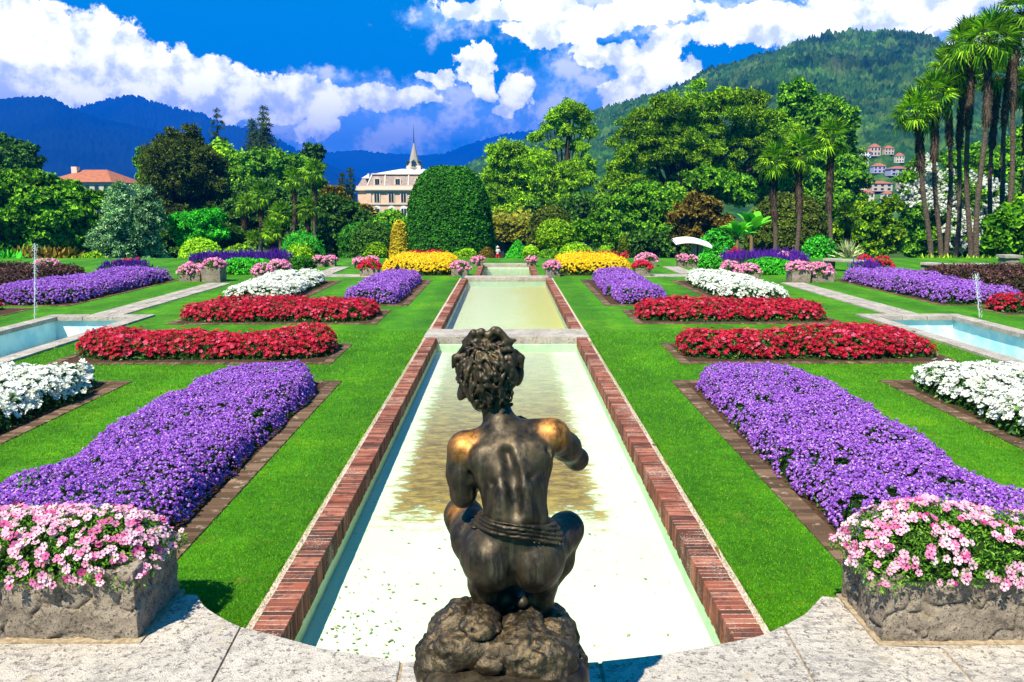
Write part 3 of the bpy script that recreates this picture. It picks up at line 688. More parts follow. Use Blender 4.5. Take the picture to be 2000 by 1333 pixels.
# ------------------------------------------------------------ central basins
def basin(base, xh, y0, y1, zf, zw, floorm, label, wallm=BWALL, wm=WATER, xc=0.0, group=None, near=True):
    t = thing('water_basin', label, 'basin', (xc, (y0 + y1) / 2, 0), group)
    mb = MB(); mb.add([(xc - xh, y0, zf), (xc + xh, y0, zf), (xc + xh, y1, zf), (xc - xh, y1, zf)], [(0, 1, 2, 3)]); mb.build('basin_floor', floorm, t)
    mb = MB(); e = 0.05
    mb.box(xc - xh - e, xc - xh, y0, y1, zf - .02, -0.132); mb.box(xc + xh, xc + xh + e, y0, y1, zf - .02, -0.132)
    mb.box(xc - xh - e, xc + xh + e, y1, y1 + e, zf - .02, -0.09); mb.box(xc - xh - e, xc + xh + e, y0 - e, y0, zf - .02, -0.035); mb.build('basin_wall', wallm, t)
    return t
def bricks(mb, x0, x1, y0, y1, z0, zt, pitch=0.053, along='y', gap=0.007, jz=0.0025):
    L = (y1 - y0) if along == 'y' else (x1 - x0); n = max(1, int(round(L / pitch))); p = L / n; c = 0.0022
    for i in range(n):
        a, b = i * p + gap / 2, (i + 1) * p - gap / 2
        j = rng.uniform(-jz, jz, 4); e = rng.uniform(-.002, .002, 2)
        if along == 'y': X0, X1, Y0, Y1 = x0 + e[0], x1 + e[1], y0 + a, y0 + b
        else: X0, X1, Y0, Y1 = x0 + a, x0 + b, y0 + e[0], y1 + e[1]
        V = [(X0, Y0, z0), (X1, Y0, z0), (X1, Y1, z0), (X0, Y1, z0), (X0, Y0, zt - c), (X1, Y0, zt - c), (X1, Y1, zt - c), (X0, Y1, zt - c),
             (X0 + c, Y0 + c, zt + j[0]), (X1 - c, Y0 + c, zt + j[1]), (X1 - c, Y1 - c, zt + j[2]), (X0 + c, Y1 - c, zt + j[3])]
        mb.add(V, [(0, 1, 5, 4), (1, 2, 6, 5), (2, 3, 7, 6), (3, 0, 4, 7), (4, 5, 9, 8), (5, 6, 10, 9), (6, 7, 11, 10), (7, 4, 8, 11), (8, 9, 10, 11)])
def coping(t, xi, xo, y0, y1, zt=0.03):
    for s in (-1, 1):
        a, b = sorted((s * xi, s * (xi + 0.185))); mb = MB(); bricks(mb, a, b, y0, y1, -0.14, zt)
        a, b = sorted((s * (xi + 0.193), s * xo)); 
        if b - a > 0.02: bricks(mb, a, b, y0, y1, -0.14, zt - 0.008, pitch=0.225, jz=0.008)
        mb.build('brick_coping', BRICK, t)
        a, b = sorted((s * (xi + 0.005), s * (xo - 0.004))); mb = MB(); mb.box(a, b, y0 + .002, y1 - .002, -0.13, zt - 0.0025); mb.build('mortar_bed', BMORTAR, t)
def water(y0, y1, xh, z, t):
    mb = MB(); mb.add([(-xh, y0, z), (xh, y0, z), (xh, y1, z), (-xh, y1, z)], [(0, 1, 2, 3)])
    o = mb.build('water_surface', WATER, t); return o
Y0P = 3.6
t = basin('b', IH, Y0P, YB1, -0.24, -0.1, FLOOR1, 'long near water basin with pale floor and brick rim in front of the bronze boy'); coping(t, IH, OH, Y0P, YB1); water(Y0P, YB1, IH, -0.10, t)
b1 = t
t = basin('b', IH, YB1b, YB2, -0.26, -0.1, FLOOR2, 'middle water basin between the two stone crossbars, brick rimmed'); coping(t, IH, OH, YB1b, YB2); water(YB1b, YB2, IH, -0.05, t)
t = basin('b', 0.88, YB2b, YE, -0.38, -0.1, FLOOR3, 'narrow yellow-green water basin at the far end of the lawn'); coping(t, 0.88, 1.06, YB2b, YE); water(YB2b, YE, 0.88, -0.12, t)
def crossbar(y0, y1, xh, label, z=0.045):
    mb = MB(); rough_box(mb, -xh, xh, y0, y1, -0.10, z, 0.006, 0.06, 5, 0.012)
    o = mb.build('stone_crossbar', COPEM, None, True); tag(o, label, 'stone bar')
crossbar(YB1 - 0.0, YB1b, OH, 'pale stone bar across the water between the near and middle basins')
crossbar(YB2, YB2b, IH + .1, 'thin pale stone bar between the middle and far basins')
crossbar(YE, YE + 0.55, 1.15, 'stone sill closing the far end of the last basin')

# drowned leaves on the near floor
def debris():
    T = np.array([[0, -1, 0], [0.5, 0, .1], [0, 1.1, 0], [-0.5, 0, .1]], float); mb = MB(); n = 260
    x = -1.15 + np.abs(rng.normal(0, 0.32, n)); y = 4.1 + np.abs(rng.normal(0, 0.7, n)); k = rng.random(n) < 0.3
    x[k] = rng.uniform(-1.1, 1.2, k.sum()); y[k] = rng.uniform(4, 8, k.sum())
    x = np.clip(x, -1.2, 1.2)
    scatter(mb, T, np.array([[0, 1, 2, 3]]), np.c_[x, y, np.full(n, -0.232)], frames(np.tile([0, 0, 1.], (n, 1)), jitter=.15), rng.uniform(0.005, 0.022, n))
    m = leafmat('drowned_leaf', [(0, (0.14, 0.15, 0.07)), (0.6, (0.32, 0.35, 0.2)), (1, (0.55, 0.50, 0.3))], 0.0, 0.8, 0.1)
    o = mb.build('drowned_leaves', m); tag(o, 'dark leaf scraps lying on the near basin floor', 'leaf litter', kind='stuff')
debris()

# ------------------------------------------------------------ side basins
def side_basin(s, label):
    X0, X1 = sorted((s * SPX0, s * SPX1)); w = 0.3; cx = (X0 + X1) / 2
    t = thing('side_basin', label, 'basin', (cx, (SP_Y0 + SP_Y1) / 2, 0))
    i0, i1, j0, j1 = X0 + w, X1 - w, SP_Y0 + w, SP_Y1 - w * 1.35
    zf = -0.62
    mb = MB(); mb.add([(i0 - .08, j0, zf), (i1 + .08, j0, zf), (i1 + .08, j1 + .08, zf), (i0 - .08, j1 + .08, zf)], [(0, 1, 2, 3)]); mb.build('basin_floor', BLUEP, t)
    mb = MB(); g = 0.08
    mb.box(i0 - g - .1, i0 - g, j0 - g, j1 + g, zf - .02, -.04); mb.box(i1 + g, i1 + g + .1, j0 - g, j1 + g, zf - .02, -.04)
    mb.box(i0 - g - .1, i1 + g + .1, j1 + g, j1 + g + .1, zf - .02, -.04); mb.box(i0 - g - .1, i1 + g + .1, j0 - g - .1, j0 - g, zf - .02, -.04)
    mb.build('basin_wall', BLUEP, t)
    mb = MB()
    def run(a, b, c, d, n, al):
        for k in range(n):
            if al == 'y': l = (d - c) / n; rough_box(mb, a, b, c + k * l + .004, c + (k + 1) * l - .004, -.05, .04, .004, .1, 4, .01)
            else: l = (b - a) / n; rough_box(mb, a + k * l + .004, a + (k + 1) * l - .004, c, d, -.05, .04, .004, .1, 4, .01)
    run(X0, i0, SP_Y0, SP_Y1, 9, 'y'); run(i1, X1, SP_Y0, SP_Y1, 9, 'y'); run(i0, i1, j1, SP_Y1, 3, 'x'); run(i0, i1, SP_Y0, j0, 3, 'x')
    mb.build('stone_coping', COPEM, t, True)
    mb = MB(); z = -0.52; mb.add([(i0 - .08, j0, z), (i1 + .08, j0, z), (i1 + .08, j1 + .08, z), (i0 - .08, j1 + .08, z)], [(0, 1, 2, 3)]); mb.build('water_surface', WATER, t)
    return cx
side_basin(-1, 'sunken blue-painted basin with stone coping on the left lawn')
side_basin(1, 'sunken blue-painted basin with stone coping on the right lawn')

JETM = mat('jet_water', lambda nt: princ(nt, (0.85, 0.9, 0.95), 0.15, spec=0.8, Alpha=0.5))
DARKMETAL = flat('dark_metal', (0.03, 0.035, 0.03), 0.5, 0.4)
def jet(bx, by, pxs, ytop, label):
    P0 = G(bx, by, -0.5); Y = P0[1]
    t = thing('fountain_jet', label, 'fountain jet', P0)
    mb = MB(); tube(mb, [P0 + [0, 0, 0], P0 + [0, 0, .3], P0 + [0, 0, .34]], [.018, .016, .03], 8); tube(mb, [P0 + [0, 0, .34], P0 + [0, 0, .52]], [.022, .010], 8); mb.build('nozzle', DARKMETAL, t)
    top = Q(bx - 4, ytop, Y); mb = MB(); b = P0 + [0, 0, .5]
    ico = [(1, 0, 0), (-1, 0, 0), (0, 1, 0), (0, -1, 0), (0, 0, 1.6), (0, 0, -1.6)]; icf = [(0, 2, 4), (2, 1, 4), (1, 3, 4), (3, 0, 4), (2, 0, 5), (1, 2, 5), (3, 1, 5), (0, 3, 5)]
    m = 34
    pts = [b + (top - b) * k / (m - 1) + np.array([rng.normal(0, .004), 0, 0]) for k in range(m)]
    tube(mb, pts, [0.008 + .003 * abs(math.sin(k * 1.9)) for k in range(m)], 6)
    for k in range(160):
        u = rng.random() ** 0.4; p = b + (top - b) * u + rng.normal(0, 1, 3) * np.array([.03, .03, .02]) * (0.3 + u)
        mb.add(np.array(ico) * rng.uniform(.003, .009) + p, np.array(icf))
    for k in range(120):                     # falling drops
        u = rng.random(); p = b + (top - b) * u + np.array([0.04 + rng.normal(0, .015), rng.normal(0, .02), 0])
        mb.add(np.array(ico) * np.array([1, 1, 1.8]) * rng.uniform(.003, .006) + p, np.array(icf))
    mb.build('water_jet', JETM, t, True)
jet(72, 672, 0, 478, 'thin white water jet rising from the blue basin at left')
jet(1909, 668, 0, 535, 'thin white water jet rising from the blue basin at right')

# ------------------------------------------------------------ granite ledge
ZL = 0.13
CUR = [(-700, 1158), (385, 1161), (400, 1184), (440, 1210), (490, 1229), (570, 1250), (640, 1268), (785, 1291), (980, 1301), (1172, 1292), (1300, 1277), (1420, 1255), (1490, 1240), (1530, 1222), (1570, 1200), (1592, 1178), (1606, 1163), (2700, 1158)]
def ledge():
    t = thing('stone_ledge', 'pale granite ledge with a curved inner edge under the statue and planters', 'ledge', (0, 3.2, 0))
    cur = [G(x, y, ZL)[:2] for x, y in CUR]
    def sm(pts):                        # Catmull-Rom through the measured points
        p = [np.array(v) for v in pts]; out = []
        for i in range(len(p) - 1):
            a, b, c, d = p[max(0, i - 1)], p[i], p[i + 1], p[min(len(p) - 1, i + 2)]
            for t_ in np.linspace(0, 1, 7)[:-1]: out.append(.5 * ((2 * b) + (c - a) * t_ + (2 * a - 5 * b + 4 * c - d) * t_ ** 2 + (3 * b - a - 3 * c + d) * t_ ** 3))
        return out + [p[-1]]
    by = 2.0
    def g2(x, y): return G(x, y, ZL)[:2]
    def bot(x, y=1420):
        a = g2(x, y); return np.array([a[0] * (by / a[1]) * 1.0 if False else a[0], by])
    cuts = [(3, (470, 1224), (400, 1420)), (7, (785, 1291), (772, 1420)), (9, (1172, 1292), (1188, 1420)), (13, (1530, 1222), (1612, 1420))]
    g = 0.011
    def slab(poly):
        p = np.array(poly); c = p.mean(0); q = c + (p - c) * (1 - 2 * g / np.ptp(p, axis=0).mean())
        mb = MB(); prism(mb, q, ZL - 0.2, ZL - 0.006)
        ctr = q.mean(0); q2 = ctr + (q - ctr) * (1 - 0.012 / np.ptp(q, axis=0).mean())
        n = len(q); r = np.concatenate([np.c_[q, np.full(n, ZL - .006)], np.c_[q2, np.full(n, ZL)]])
        o = 1 if np.sum(q[:, 0] * np.roll(q[:, 1], -1) - np.roll(q[:, 0], -1) * q[:, 1]) > 0 else -1
        F = [(i, (i + 1) % n, n + (i + 1) % n, n + i)[::o] for i in range(n)] + [tuple(range(n, 2 * n))[::o]]
        mb.add(r, F); mb.build('slab', LEDGE, t)
    c1, c2, c3, c4 = [g2(*c[1]) for c in cuts]; b1, b2, b3, b4 = [bot(*c[2]) for c in cuts]
    slab([(-6, by), (-6, cur[1][1]), *sm([cur[1], cur[2], cur[3], c1]), b1])
    slab([b1, *sm([c1, cur[4], cur[5], cur[6], c2]), b2])
    slab([b2, *sm([c2, cur[8], c3]), b3])
    slab([b3, *sm([c3, cur[10], cur[11], cur[12], c4]), b4])
    k1, k2 = g2(1625, 1166), g2(1742, 1262); k3 = g2(1840, 1265); k4 = bot(1960, 1420)
    slab([b4, *sm([c4, cur[14], cur[15], cur[16]]), k1, k2, k3, k4])
    slab([k4, k3, k2, k1, (6, cur[16][1]), (6, by)])
    mb = MB(); full = [(-6, by)] + [(-6, cur[1][1])] + sm(cur[1:17]) + [(6, cur[16][1]), (6, by)]
    f = np.array([list(p) for p in full]); c = f.mean(0); f = c + (f - c) * 0.996
    prism(mb, f, ZL - 0.22, ZL - 0.012); mb.build('mortar_joint', MORTAR, t)
ledge()
# ------------------------------------------------------------ flower beds
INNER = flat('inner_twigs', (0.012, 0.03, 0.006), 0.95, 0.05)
FOL = leafmat('bed_foliage', [(0, (0.012, 0.05, 0.006)), (0.5, (0.03, 0.12, 0.01)), (0.85, (0.07, 0.22, 0.015)), (1, (0.14, 0.30, 0.02))], 0.25, 0.45, 0.4, 1.5, 0.3)
def petal(name, stops, eye=None, trans=0.3, rough=0.6, e0=0.18, e1=0.34):
    def b(nt):
        c = nt.ramp(nt.island(), stops)
        if eye is not None:
            a = nt.node('ShaderNodeAttribute'); a.attribute_name = 'rad'
            c = nt.mix(nt.step(a.outputs['Fac'], e1, e0), c, eye)
        p = princ(nt, c, rough, spec=0.2); tr = nt.node('ShaderNodeBsdfTranslucent'); nt.put(tr.inputs[0], c)
        ms = nt.node('ShaderNodeMixShader'); ms.inputs[0].default_value = trans
        nt.l.new(p, ms.inputs[1]); nt.l.new(tr.outputs[0], ms.inputs[2]); return ms.outputs[0]
    return mat(name, b)
PURPLE = petal('ageratum', [(0, (0.15, 0.03, 0.32)), (0.35, (0.31, 0.09, 0.56)), (0.75, (0.46, 0.18, 0.70)), (1, (0.64, 0.38, 0.84))])
REDM = petal('red_impatiens', [(0, (0.16, 0.001, 0.008)), (0.45, (0.40, 0.001, 0.018)), (0.82, (0.60, 0.006, 0.04)), (1, (0.74, 0.12, 0.22))], (0.9, 0.45, 0.55), e0=0.05, e1=0.16)
WHITEM = petal('white_impatiens', [(0, (0.50, 0.52, 0.42)), (0.4, (0.72, 0.73, 0.64)), (1, (0.82, 0.82, 0.80))], None)
YELM = petal('yellow_marigold', [(0, (0.66, 0.34, 0.0)), (0.4, (0.90, 0.58, 0.004)), (1, (0.98, 0.80, 0.04))])
PINKM = petal('pink_petunia', [(0, (0.50, 0.03, 0.20)), (0.18, (0.72, 0.18, 0.38)), (0.45, (0.80, 0.40, 0.54)), (1, (0.86, 0.60, 0.68))], (0.16, 0.01, 0.05), e0=0.14, e1=0.42)
PINKF = petal('pink_petunia_far', [(0, (0.50, 0.03, 0.2)), (0.4, (0.80, 0.25, 0.46)), (1, (0.92, 0.55, 0.68))])
REDF = petal('red_geranium', [(0, (0.3, 0.0, 0.02)), (0.5, (0.66, 0.004, 0.04)), (1, (0.85, 0.05, 0.1))])
VIOM = petal('dark_salvia', [(0, (0.035, 0.008, 0.16)), (0.6, (0.09, 0.02, 0.36)), (1, (0.22, 0.05, 0.5))])
BRONM = leafmat('bronze_foliage', [(0, (0.02, 0.008, 0.006)), (0.6, (0.07, 0.028, 0.02)), (1, (0.16, 0.07, 0.045))], 0.15, 0.6, 0.3)
# blossom templates ---------------------------------------------------
def five(petals=5, cup=0.25, w=0.62):
    V = [(0, 0, -0.12)]; A = [0.0]; F = []
    for k in range(petals):
        a = 2 * math.pi * k / petals; d = math.pi / petals * w * 1.75
        b = len(V)
        for (r, da, z) in ((0.42, -d * .8, 0.02), (0.95, -d * .62, cup * .8), (1.0, 0, cup), (0.95, d * .62, cup * .8), (0.42, d * .8, 0.02)):
            V.append((r * math.cos(a + da), r * math.sin(a + da), z)); A.append(r)
        F += [(0, b, b + 4, b + 4), (b, b + 1, b + 3, b + 4), (b + 1, b + 2, b + 3, b + 3)]
    V = np.array(V); Fq = np.array([f for f in F if f[2] != f[3]]); Ft = np.array([f[:3] for f in F if f[2] == f[3]])
    # triangulate so that one face array serves
    Fq3 = np.concatenate([Fq[:, [0, 1, 2]], Fq[:, [0, 2, 3]]])
    return V, np.concatenate([Ft, Fq3]), np.array(A)
FIVE = five()
TRUMPET = five(5, 0.18, 0.66)
def pom(n=9, seed=1):
    r = np.random.default_rng(seed); V = []; F = []
    for k in range(n):
        a = r.uniform(0, 6.28); el = r.uniform(0.15, 1.3); d = np.array([math.cos(a) * math.cos(el), math.sin(a) * math.cos(el), math.sin(el)])
        c = d * r.uniform(0.5, 0.9); x = np.cross(d, [0.3, 0.5, 1]); x /= np.linalg.norm(x); y = np.cross(d, x); b = len(V); s = r.uniform(0.32, 0.5)
        V += [c - x * s, c - y * s + d * .1, c + x * s, c + y * s + d * .1]; F.append((b, b + 1, b + 2, b + 3))
    V.append(np.zeros(3))
    return np.array(V), np.array(F)
POM = [pom(9, 1), pom(9, 2), pom(8, 3)]
LEAF4 = (np.array([[0, 0, 0], [0.32, 0.5, 0.12], [0, 1.1, 0.0], [-0.32, 0.5, 0.12]]), np.array([[0, 1, 2, 3]]))
LEAFN = (np.array([[0, 0, 0], [0.14, 0.5, 0.06], [0, 1.2, -0.05], [-0.14, 0.5, 0.06]]), np.array([[0, 1, 2, 3]]))
SPIKE = (np.array([[-.12, 0, 0], [.12, 0, 0], [.05, 0, 1.0], [-.05, 0, 1.0], [0, -.12, 0], [0, .12, 0], [0, .05, 1.0], [0, -.05, 1.0]]), np.array([[0, 1, 2, 3], [4, 5, 6, 7]]))

BEDS_RECT = []
def mound_mesh(x0, x1, y0, y1, h, z0=0.0, wob=0.10, bumpy=0.06, res=0.14, seed=0, p=3.2):
    nu = max(12, int((x1 - x0) / res)); nv = max(12, int((y1 - y0) / res))
    u = np.sin(np.linspace(-1, 1, nu) * math.pi / 2); v = np.sin(np.linspace(-1, 1, nv) * math.pi / 2)
    # keep the middle evenly divided, crowd the edges
    u = 0.5 * u + 0.5 * np.linspace(-1, 1, nu); v = 0.5 * v + 0.5 * np.linspace(-1, 1, nv)
    U, V = np.meshgrid(u, v, indexing='ij')
    W = min(x1 - x0, y1 - y0) / 2; ax, ay = (x1 - x0) / 2, (y1 - y0) / 2
    # distance to the border (m) turned into a rounded shoulder
    rx = (1 - np.abs(U)) * ax; ry = (1 - np.abs(V)) * ay; rr = min(0.55, W)
    qx = np.maximum(0, rr - rx) / rr; qy = np.maximum(0, rr - ry) / rr
    q = np.clip((qx ** p + qy ** p) ** (1 / p), 0, 1)
    Z = h * (1 - q ** p) ** (1 / p)
    X = (x0 + x1) / 2 + U * ax; Y = (y0 + y1) / 2 + V * ay
    # round the plan corners
    cr = np.clip(((np.abs(U) ** 8 + np.abs(V) ** 8) ** 0.125), 1e-6, None); mx = np.maximum(np.abs(U), np.abs(V)); k = np.where(cr > 0, mx / cr, 1)
    X = (x0 + x1) / 2 + U * ax * k; Y = (y0 + y1) / 2 + V * ay * k
    P = np.stack([X, Y, Z], -1); S = np.array([seed * 3.1, seed * 1.7, 0])
    n1 = vnoise(P * [1, 1, 0] + S, 2.1); n2 = vnoise(P * [1, 1, 0] + S + 9, 4.5); n3 = vnoise(P * [1, 1, 0] + S + 5, 0.8)
    P[..., 2] = z0 + Z * (1 + bumpy * n1 / h * .7 + bumpy * n2 / h * .45 + bumpy * n3 / h * 0.6)
    e = q ** 2
    P[..., 0] += wob * (n1 + .5 * n2) * e * np.sign(U) ; P[..., 1] += wob * (n1 + .5 * n2) * e * np.sign(V)
    F = gridf(nu, nv)
    return P.reshape(-1, 3), F
def frame_edging(mb, x0, x1, y0, y1, w, zt=0.012, pitch=0.07):
    bricks(mb, x0, x0 + w, y0, y1, -0.05, zt, pitch, 'y', 0.006, 0.003); bricks(mb, x1 - w, x1, y0, y1, -0.05, zt, pitch, 'y', 0.006, 0.003)
    bricks(mb, x0 + w, x1 - w, y0, y0 + w, -0.05, zt, pitch, 'x', 0.006, 0.003); bricks(mb, x0 + w, x1 - w, y1 - w, y1, -0.05, zt, pitch, 'x', 0.006, 0.003)
def bed(label, rect, mrect, h, kind, dens, size, edging=0.16, seed=0, coarse=1.0, wob=0.10, cat='flower bed', group=None, foldens=None, bumpy=0.085):
    x0, x1, y0, y1 = rect; a0, a1, c0, c1 = mrect
    BEDS_RECT.append(rect)
    t = thing('flower_bed', label, cat, ((x0 + x1) / 2, (y0 + y1) / 2, 0), group)
    mb = MB(); mb.add([(x0 + .01, y0 + .01, 0.006), (x1 - .01, y0 + .01, 0.006), (x1 - .01, y1 - .01, 0.006), (x0 + .01, y1 - .01, 0.006)], [(0, 1, 2, 3)]); mb.build('soil', SOIL, t)
    if edging:
        mb = MB(); frame_edging(mb, x0, x1, y0, y1, edging, pitch=0.07 * coarse); mb.build('brick_edging', PAVER, t)
    V, F = mound_mesh(a0, a1, c0, c1, h, 0.0, wob=wob, seed=seed, bumpy=bumpy)
    mb = MB(); W = V.copy(); cw = np.array([(a0 + a1) / 2, (c0 + c1) / 2]); W[:, :2] = cw + (W[:, :2] - cw) * (1 - .10 / np.array([a1 - a0, c1 - c0])); W[:, 2] = np.maximum(W[:, 2] * 0.84 - 0.03, -0.02); mb.add(W, F); mb.build('stems', INNER, t); mb = MB()
    area = (a1 - a0) * (c1 - c0)
    nf = int(area * (foldens or dens * 0.9) * 1.3)
    P, N = sample(V, F, nf)
    P = P + N * rng.uniform(-0.05, 0.012, (nf, 1)); 
    side = 1 - np.clip(P[:, 2] / h, 0, 1)
    scatter(mb, LEAF4[0], LEAF4[1], P, frames(N * 0.6 + rng.normal(0, .6, (nf, 3)) + [0, 0, .3]), rng.uniform(.6, 1.3, nf) * size * 1.25)
    o = mb.build('foliage', FOLK.get(kind, FOL), t)
    n = int(area * dens * 1.25)
    P, N = sample(V, F, n)
    low = P[:, 2] / h
    gap = vnoise(P + seed, 2.3) * 0.35 + vnoise(P + 3, 9.0) * 0.65
    keep = (rng.random(n) < np.clip((low - LOWK.get(kind, 0.12)) * 3.5, 0, 1)) & (gap > GAPK.get(kind, -0.55) + rng.normal(0, .08, n))
    P, N = P[keep], N[keep]; n = len(P)
    P = P + N * (rng.uniform(-0.012, 0.022, (n, 1)) + .05 * rng.random((n, 1)) ** 14) * (size / 0.03)
    mb = MB(); m = BLOM[kind]
    if kind in ('red', 'white'):
        T, TF, TA = FIVE; up = N * 0.8 + rng.normal(0, .33, (n, 3)) + np.array([0, -0.25, .5])
        scatter(mb, T, TF, P, frames(up), rng.uniform(.75, 1.15, n) * size, TA)
        mb.build('blossoms', m, t, attr=True)
    elif kind == 'violet':
        up = np.tile([0, 0, 1.], (n, 1)) + rng.normal(0, .12, (n, 3))
        scatter(mb, SPIKE[0], SPIKE[1], P, frames(up), rng.uniform(.7, 1.3, n) * size); mb.build('blossoms', m, t)
    elif kind == 'bronze':
        scatter(mb, LEAF4[0], LEAF4[1], P, frames(N + rng.normal(0, .6, (n, 3))), rng.uniform(.7, 1.3, n) * size); mb.build('bronze_leaves', m, t)
    else:
        for k, (T, TF) in enumerate(POM):
            s = slice(k, None, 3); up = N[s] * .8 + rng.normal(0, .2, (len(N[s]), 3)) + [0, 0, .4]
            scatter(mb, T, TF, P[s], frames(up), rng.uniform(.7, 1.25, len(N[s])) * size)
        mb.build('blossoms', m, t)
    return t
BLOM = dict(purple=PURPLE, red=REDM, white=WHITEM, yellow=YELM, violet=VIOM, bronze=BRONM)
FOLK = dict(bronze=BRONM)
LOWK = dict(purple=0.03, red=0.16, white=0.22, yellow=0.2, violet=0.5, bronze=0.0)
GAPK = dict(purple=-0.40, red=-0.42, white=-0.30, yellow=-0.7, violet=-0.9, bronze=-2)
def gy(v): return G(989, v)[1]
def mir(s, a, b): return (a, b) if s > 0 else (-b, -a)
for s, sd in ((-1, 'left'), (1, 'right')):
    q = 'left of the basin' if s < 0 else 'right of the basin'
    x = mir(s, 2.24, 4.1); m = mir(s, 2.43, 3.96)
    bed('large violet ageratum bed in the foreground, ' + q, (*x, 4.95, gy(745)), (*m, 5.1, gy(745) - .1), 0.29, 'purple', 1350, 0.021, 0.17, 1 + s, wob=0.045, foldens=500)
    x = mir(s, 2.64, 6.92); m = mir(s, 2.80, 6.80)
    bed('nearer crimson impatiens bed ' + q, (*x, gy(712), gy(672)), (*m, gy(712) + .3, gy(672) - .1), 0.31, 'red', 520, 0.036, 0.14, 4 + s, foldens=600)
    x = mir(s, 2.60, 6.82); m = mir(s, 2.76, 6.70)
    bed('farther crimson impatiens bed ' + q, (*x, gy(634), gy(606)), (*m, gy(634) + .32, gy(606) - .1), 0.29, 'red', 420, 0.039, 0.14, 7 + s, coarse=1.5, foldens=450)
    x = mir(s, 2.32, 4.02); m = mir(s, 2.62, 3.95)
    bed('far violet ageratum bed before the yellow flowers, ' + q, (*x, gy(598), gy(547)), (*m, gy(598) + .3, gy(547) - .2), 0.33, 'purple', 620, 0.032, 0.16, 10 + s, coarse=2.5, foldens=300)
    x = mir(s, 5.10, 7.2); m = mir(s, 5.38, 7.1)
    bed('far white impatiens bed ' + q, (*x, gy(592), gy(549)), (*m, gy(590), gy(549) - .2), 0.33, 'white', 330, 0.044, 0.16, 13 + s, coarse=2.5, foldens=350)
    x = mir(s, 5.08, 7.3); m = mir(s, 5.28, 7.15)
    bed('near white impatiens bed at the %s edge of the lawn' % sd, (*x, 5.6, gy(745)), (*m, 5.9, gy(745) - .1), 0.32, 'white', 430, 0.040, 0.17, 16 + s, foldens=500)
    x = mir(s, 10.25, 12.5); m = mir(s, 10.45, 12.4)
    bed('outer violet ageratum bed beyond the blue basin, %s side' % sd, (*x, gy(598), gy(546)), (*m, gy(598) + .15, gy(546) - .1), 0.37, 'purple', 520, 0.036, 0.10, 19 + s, coarse=2.5, foldens=300)
    x = mir(s, 10.8, 14.5)
    bed('small crimson impatiens bed cut by the %s picture edge' % sd, (*x, gy(617), gy(602)), (*mir(s, 11.35 if s < 0 else 10.95, 14.2), gy(617) + .25, gy(602) - .1), 0.33, 'red', 380, 0.04, 0.10, 22 + s, coarse=2, foldens=350)
    x = mir(s, 13.1, 19)
    bed('dark bronze-leaved bedding at the far %s' % sd, (*x, gy(577), gy(543)), (*mir(s, 13.2, 18.8), gy(577) + .1, gy(543)), 0.42, 'bronze', 420, 0.07, 0.0, 25 + s, foldens=200, cat='plant bed')
    x = mir(s, 1.80, 4.25)
    bed('bright yellow marigold bed ' + ('before the clipped dome' if s < 0 else 'before the green shrub balls'), (*x, gy(539), gy(517)), (*mir(s, 1.86, 4.2), gy(539) + .1, gy(517) - .2), 0.42, 'yellow', 360, 0.050, 0.0, 28 + s, foldens=180, bumpy=0.07)
    x = mir(s, 8.5, 11.9) if s < 0 else (8.4, 11.5)
    bed('dark violet salvia bed behind the planters, %s side' % sd, (*x, gy(524), gy(514)), (*x, gy(524), gy(514)), 0.30, 'violet', 420, 0.13, 0.0, 31 + s, foldens=120, bumpy=0.10)
    x = mir(s, 11.9, 13.6) if s < 0 else (11.5, 12.6)
    bed('low strip of deep violet flowers beyond the stone planters, %s side' % sd, (*x, gy(541), gy(535)), (*x, gy(541), gy(535)), 0.3, 'violet', 300, 0.12, 0.0, 36 + s, foldens=120)
grass()
# ------------------------------------------------------------ trees and shrubs
def LM(name, dark, midc, light, **k):
    dark, midc, light = [tuple(min(.9, c * g) for c, g in zip(q, (1.9, 1.7, 1.2))) for q in (dark, midc, light)]
    dark = tuple(c * .55 for c in dark); midc = tuple(c * 1.04 for c in midc)
    return leafmat(name, [(0, dark), (0.5, midc), (0.85, light), (1, tuple(min(1, c * 1.5) for c in light))], **k)
L_DARK = LM('leaf_dark', (0.008, 0.035, 0.004), (0.02, 0.075, 0.008), (0.045, 0.13, 0.012), clump=0.25)
L_MID = LM('leaf_mid', (0.012, 0.065, 0.003), (0.042, 0.16, 0.005), (0.12, 0.28, 0.010), clump=0.2)
L_BRIGHT = LM('leaf_bright', (0.026, 0.10, 0.003), (0.09, 0.25, 0.006), (0.24, 0.42, 0.012), clump=0.25)
L_OLIVE = LM('leaf_olive', (0.020, 0.075, 0.002), (0.062, 0.20, 0.003), (0.20, 0.33, 0.005), clump=0.13, cvar=0.45)
L_EMER = LM('leaf_emerald', (0.006, 0.09, 0.006), (0.02, 0.22, 0.012), (0.05, 0.38, 0.025), clump=0.4)
L_SILV = LM('leaf_silver', (0.03, 0.10, 0.06), (0.08, 0.20, 0.12), (0.20, 0.36, 0.24), clump=0.4, trans=0.15)
L_BRON = LM('leaf_bronze', (0.010, 0.026, 0.003), (0.032, 0.060, 0.006), (0.075, 0.115, 0.010), clump=0.3)
L_LIME = LM('leaf_lime', (0.06, 0.20, 0.005), (0.14, 0.34, 0.008), (0.26, 0.48, 0.02), clump=0.8)
L_GOLD = LM('leaf_gold', (0.14, 0.13, 0.008), (0.34, 0.27, 0.012), (0.55, 0.42, 0.03), clump=0.8)
L_RUST = LM('leaf_rust', (0.03, 0.03, 0.004), (0.08, 0.065, 0.008), (0.15, 0.12, 0.014), clump=0.35)
L_CONI = LM('needle_dark', (0.006, 0.02, 0.008), (0.016, 0.045, 0.018), (0.035, 0.08, 0.03), clump=0.3, trans=0.1)
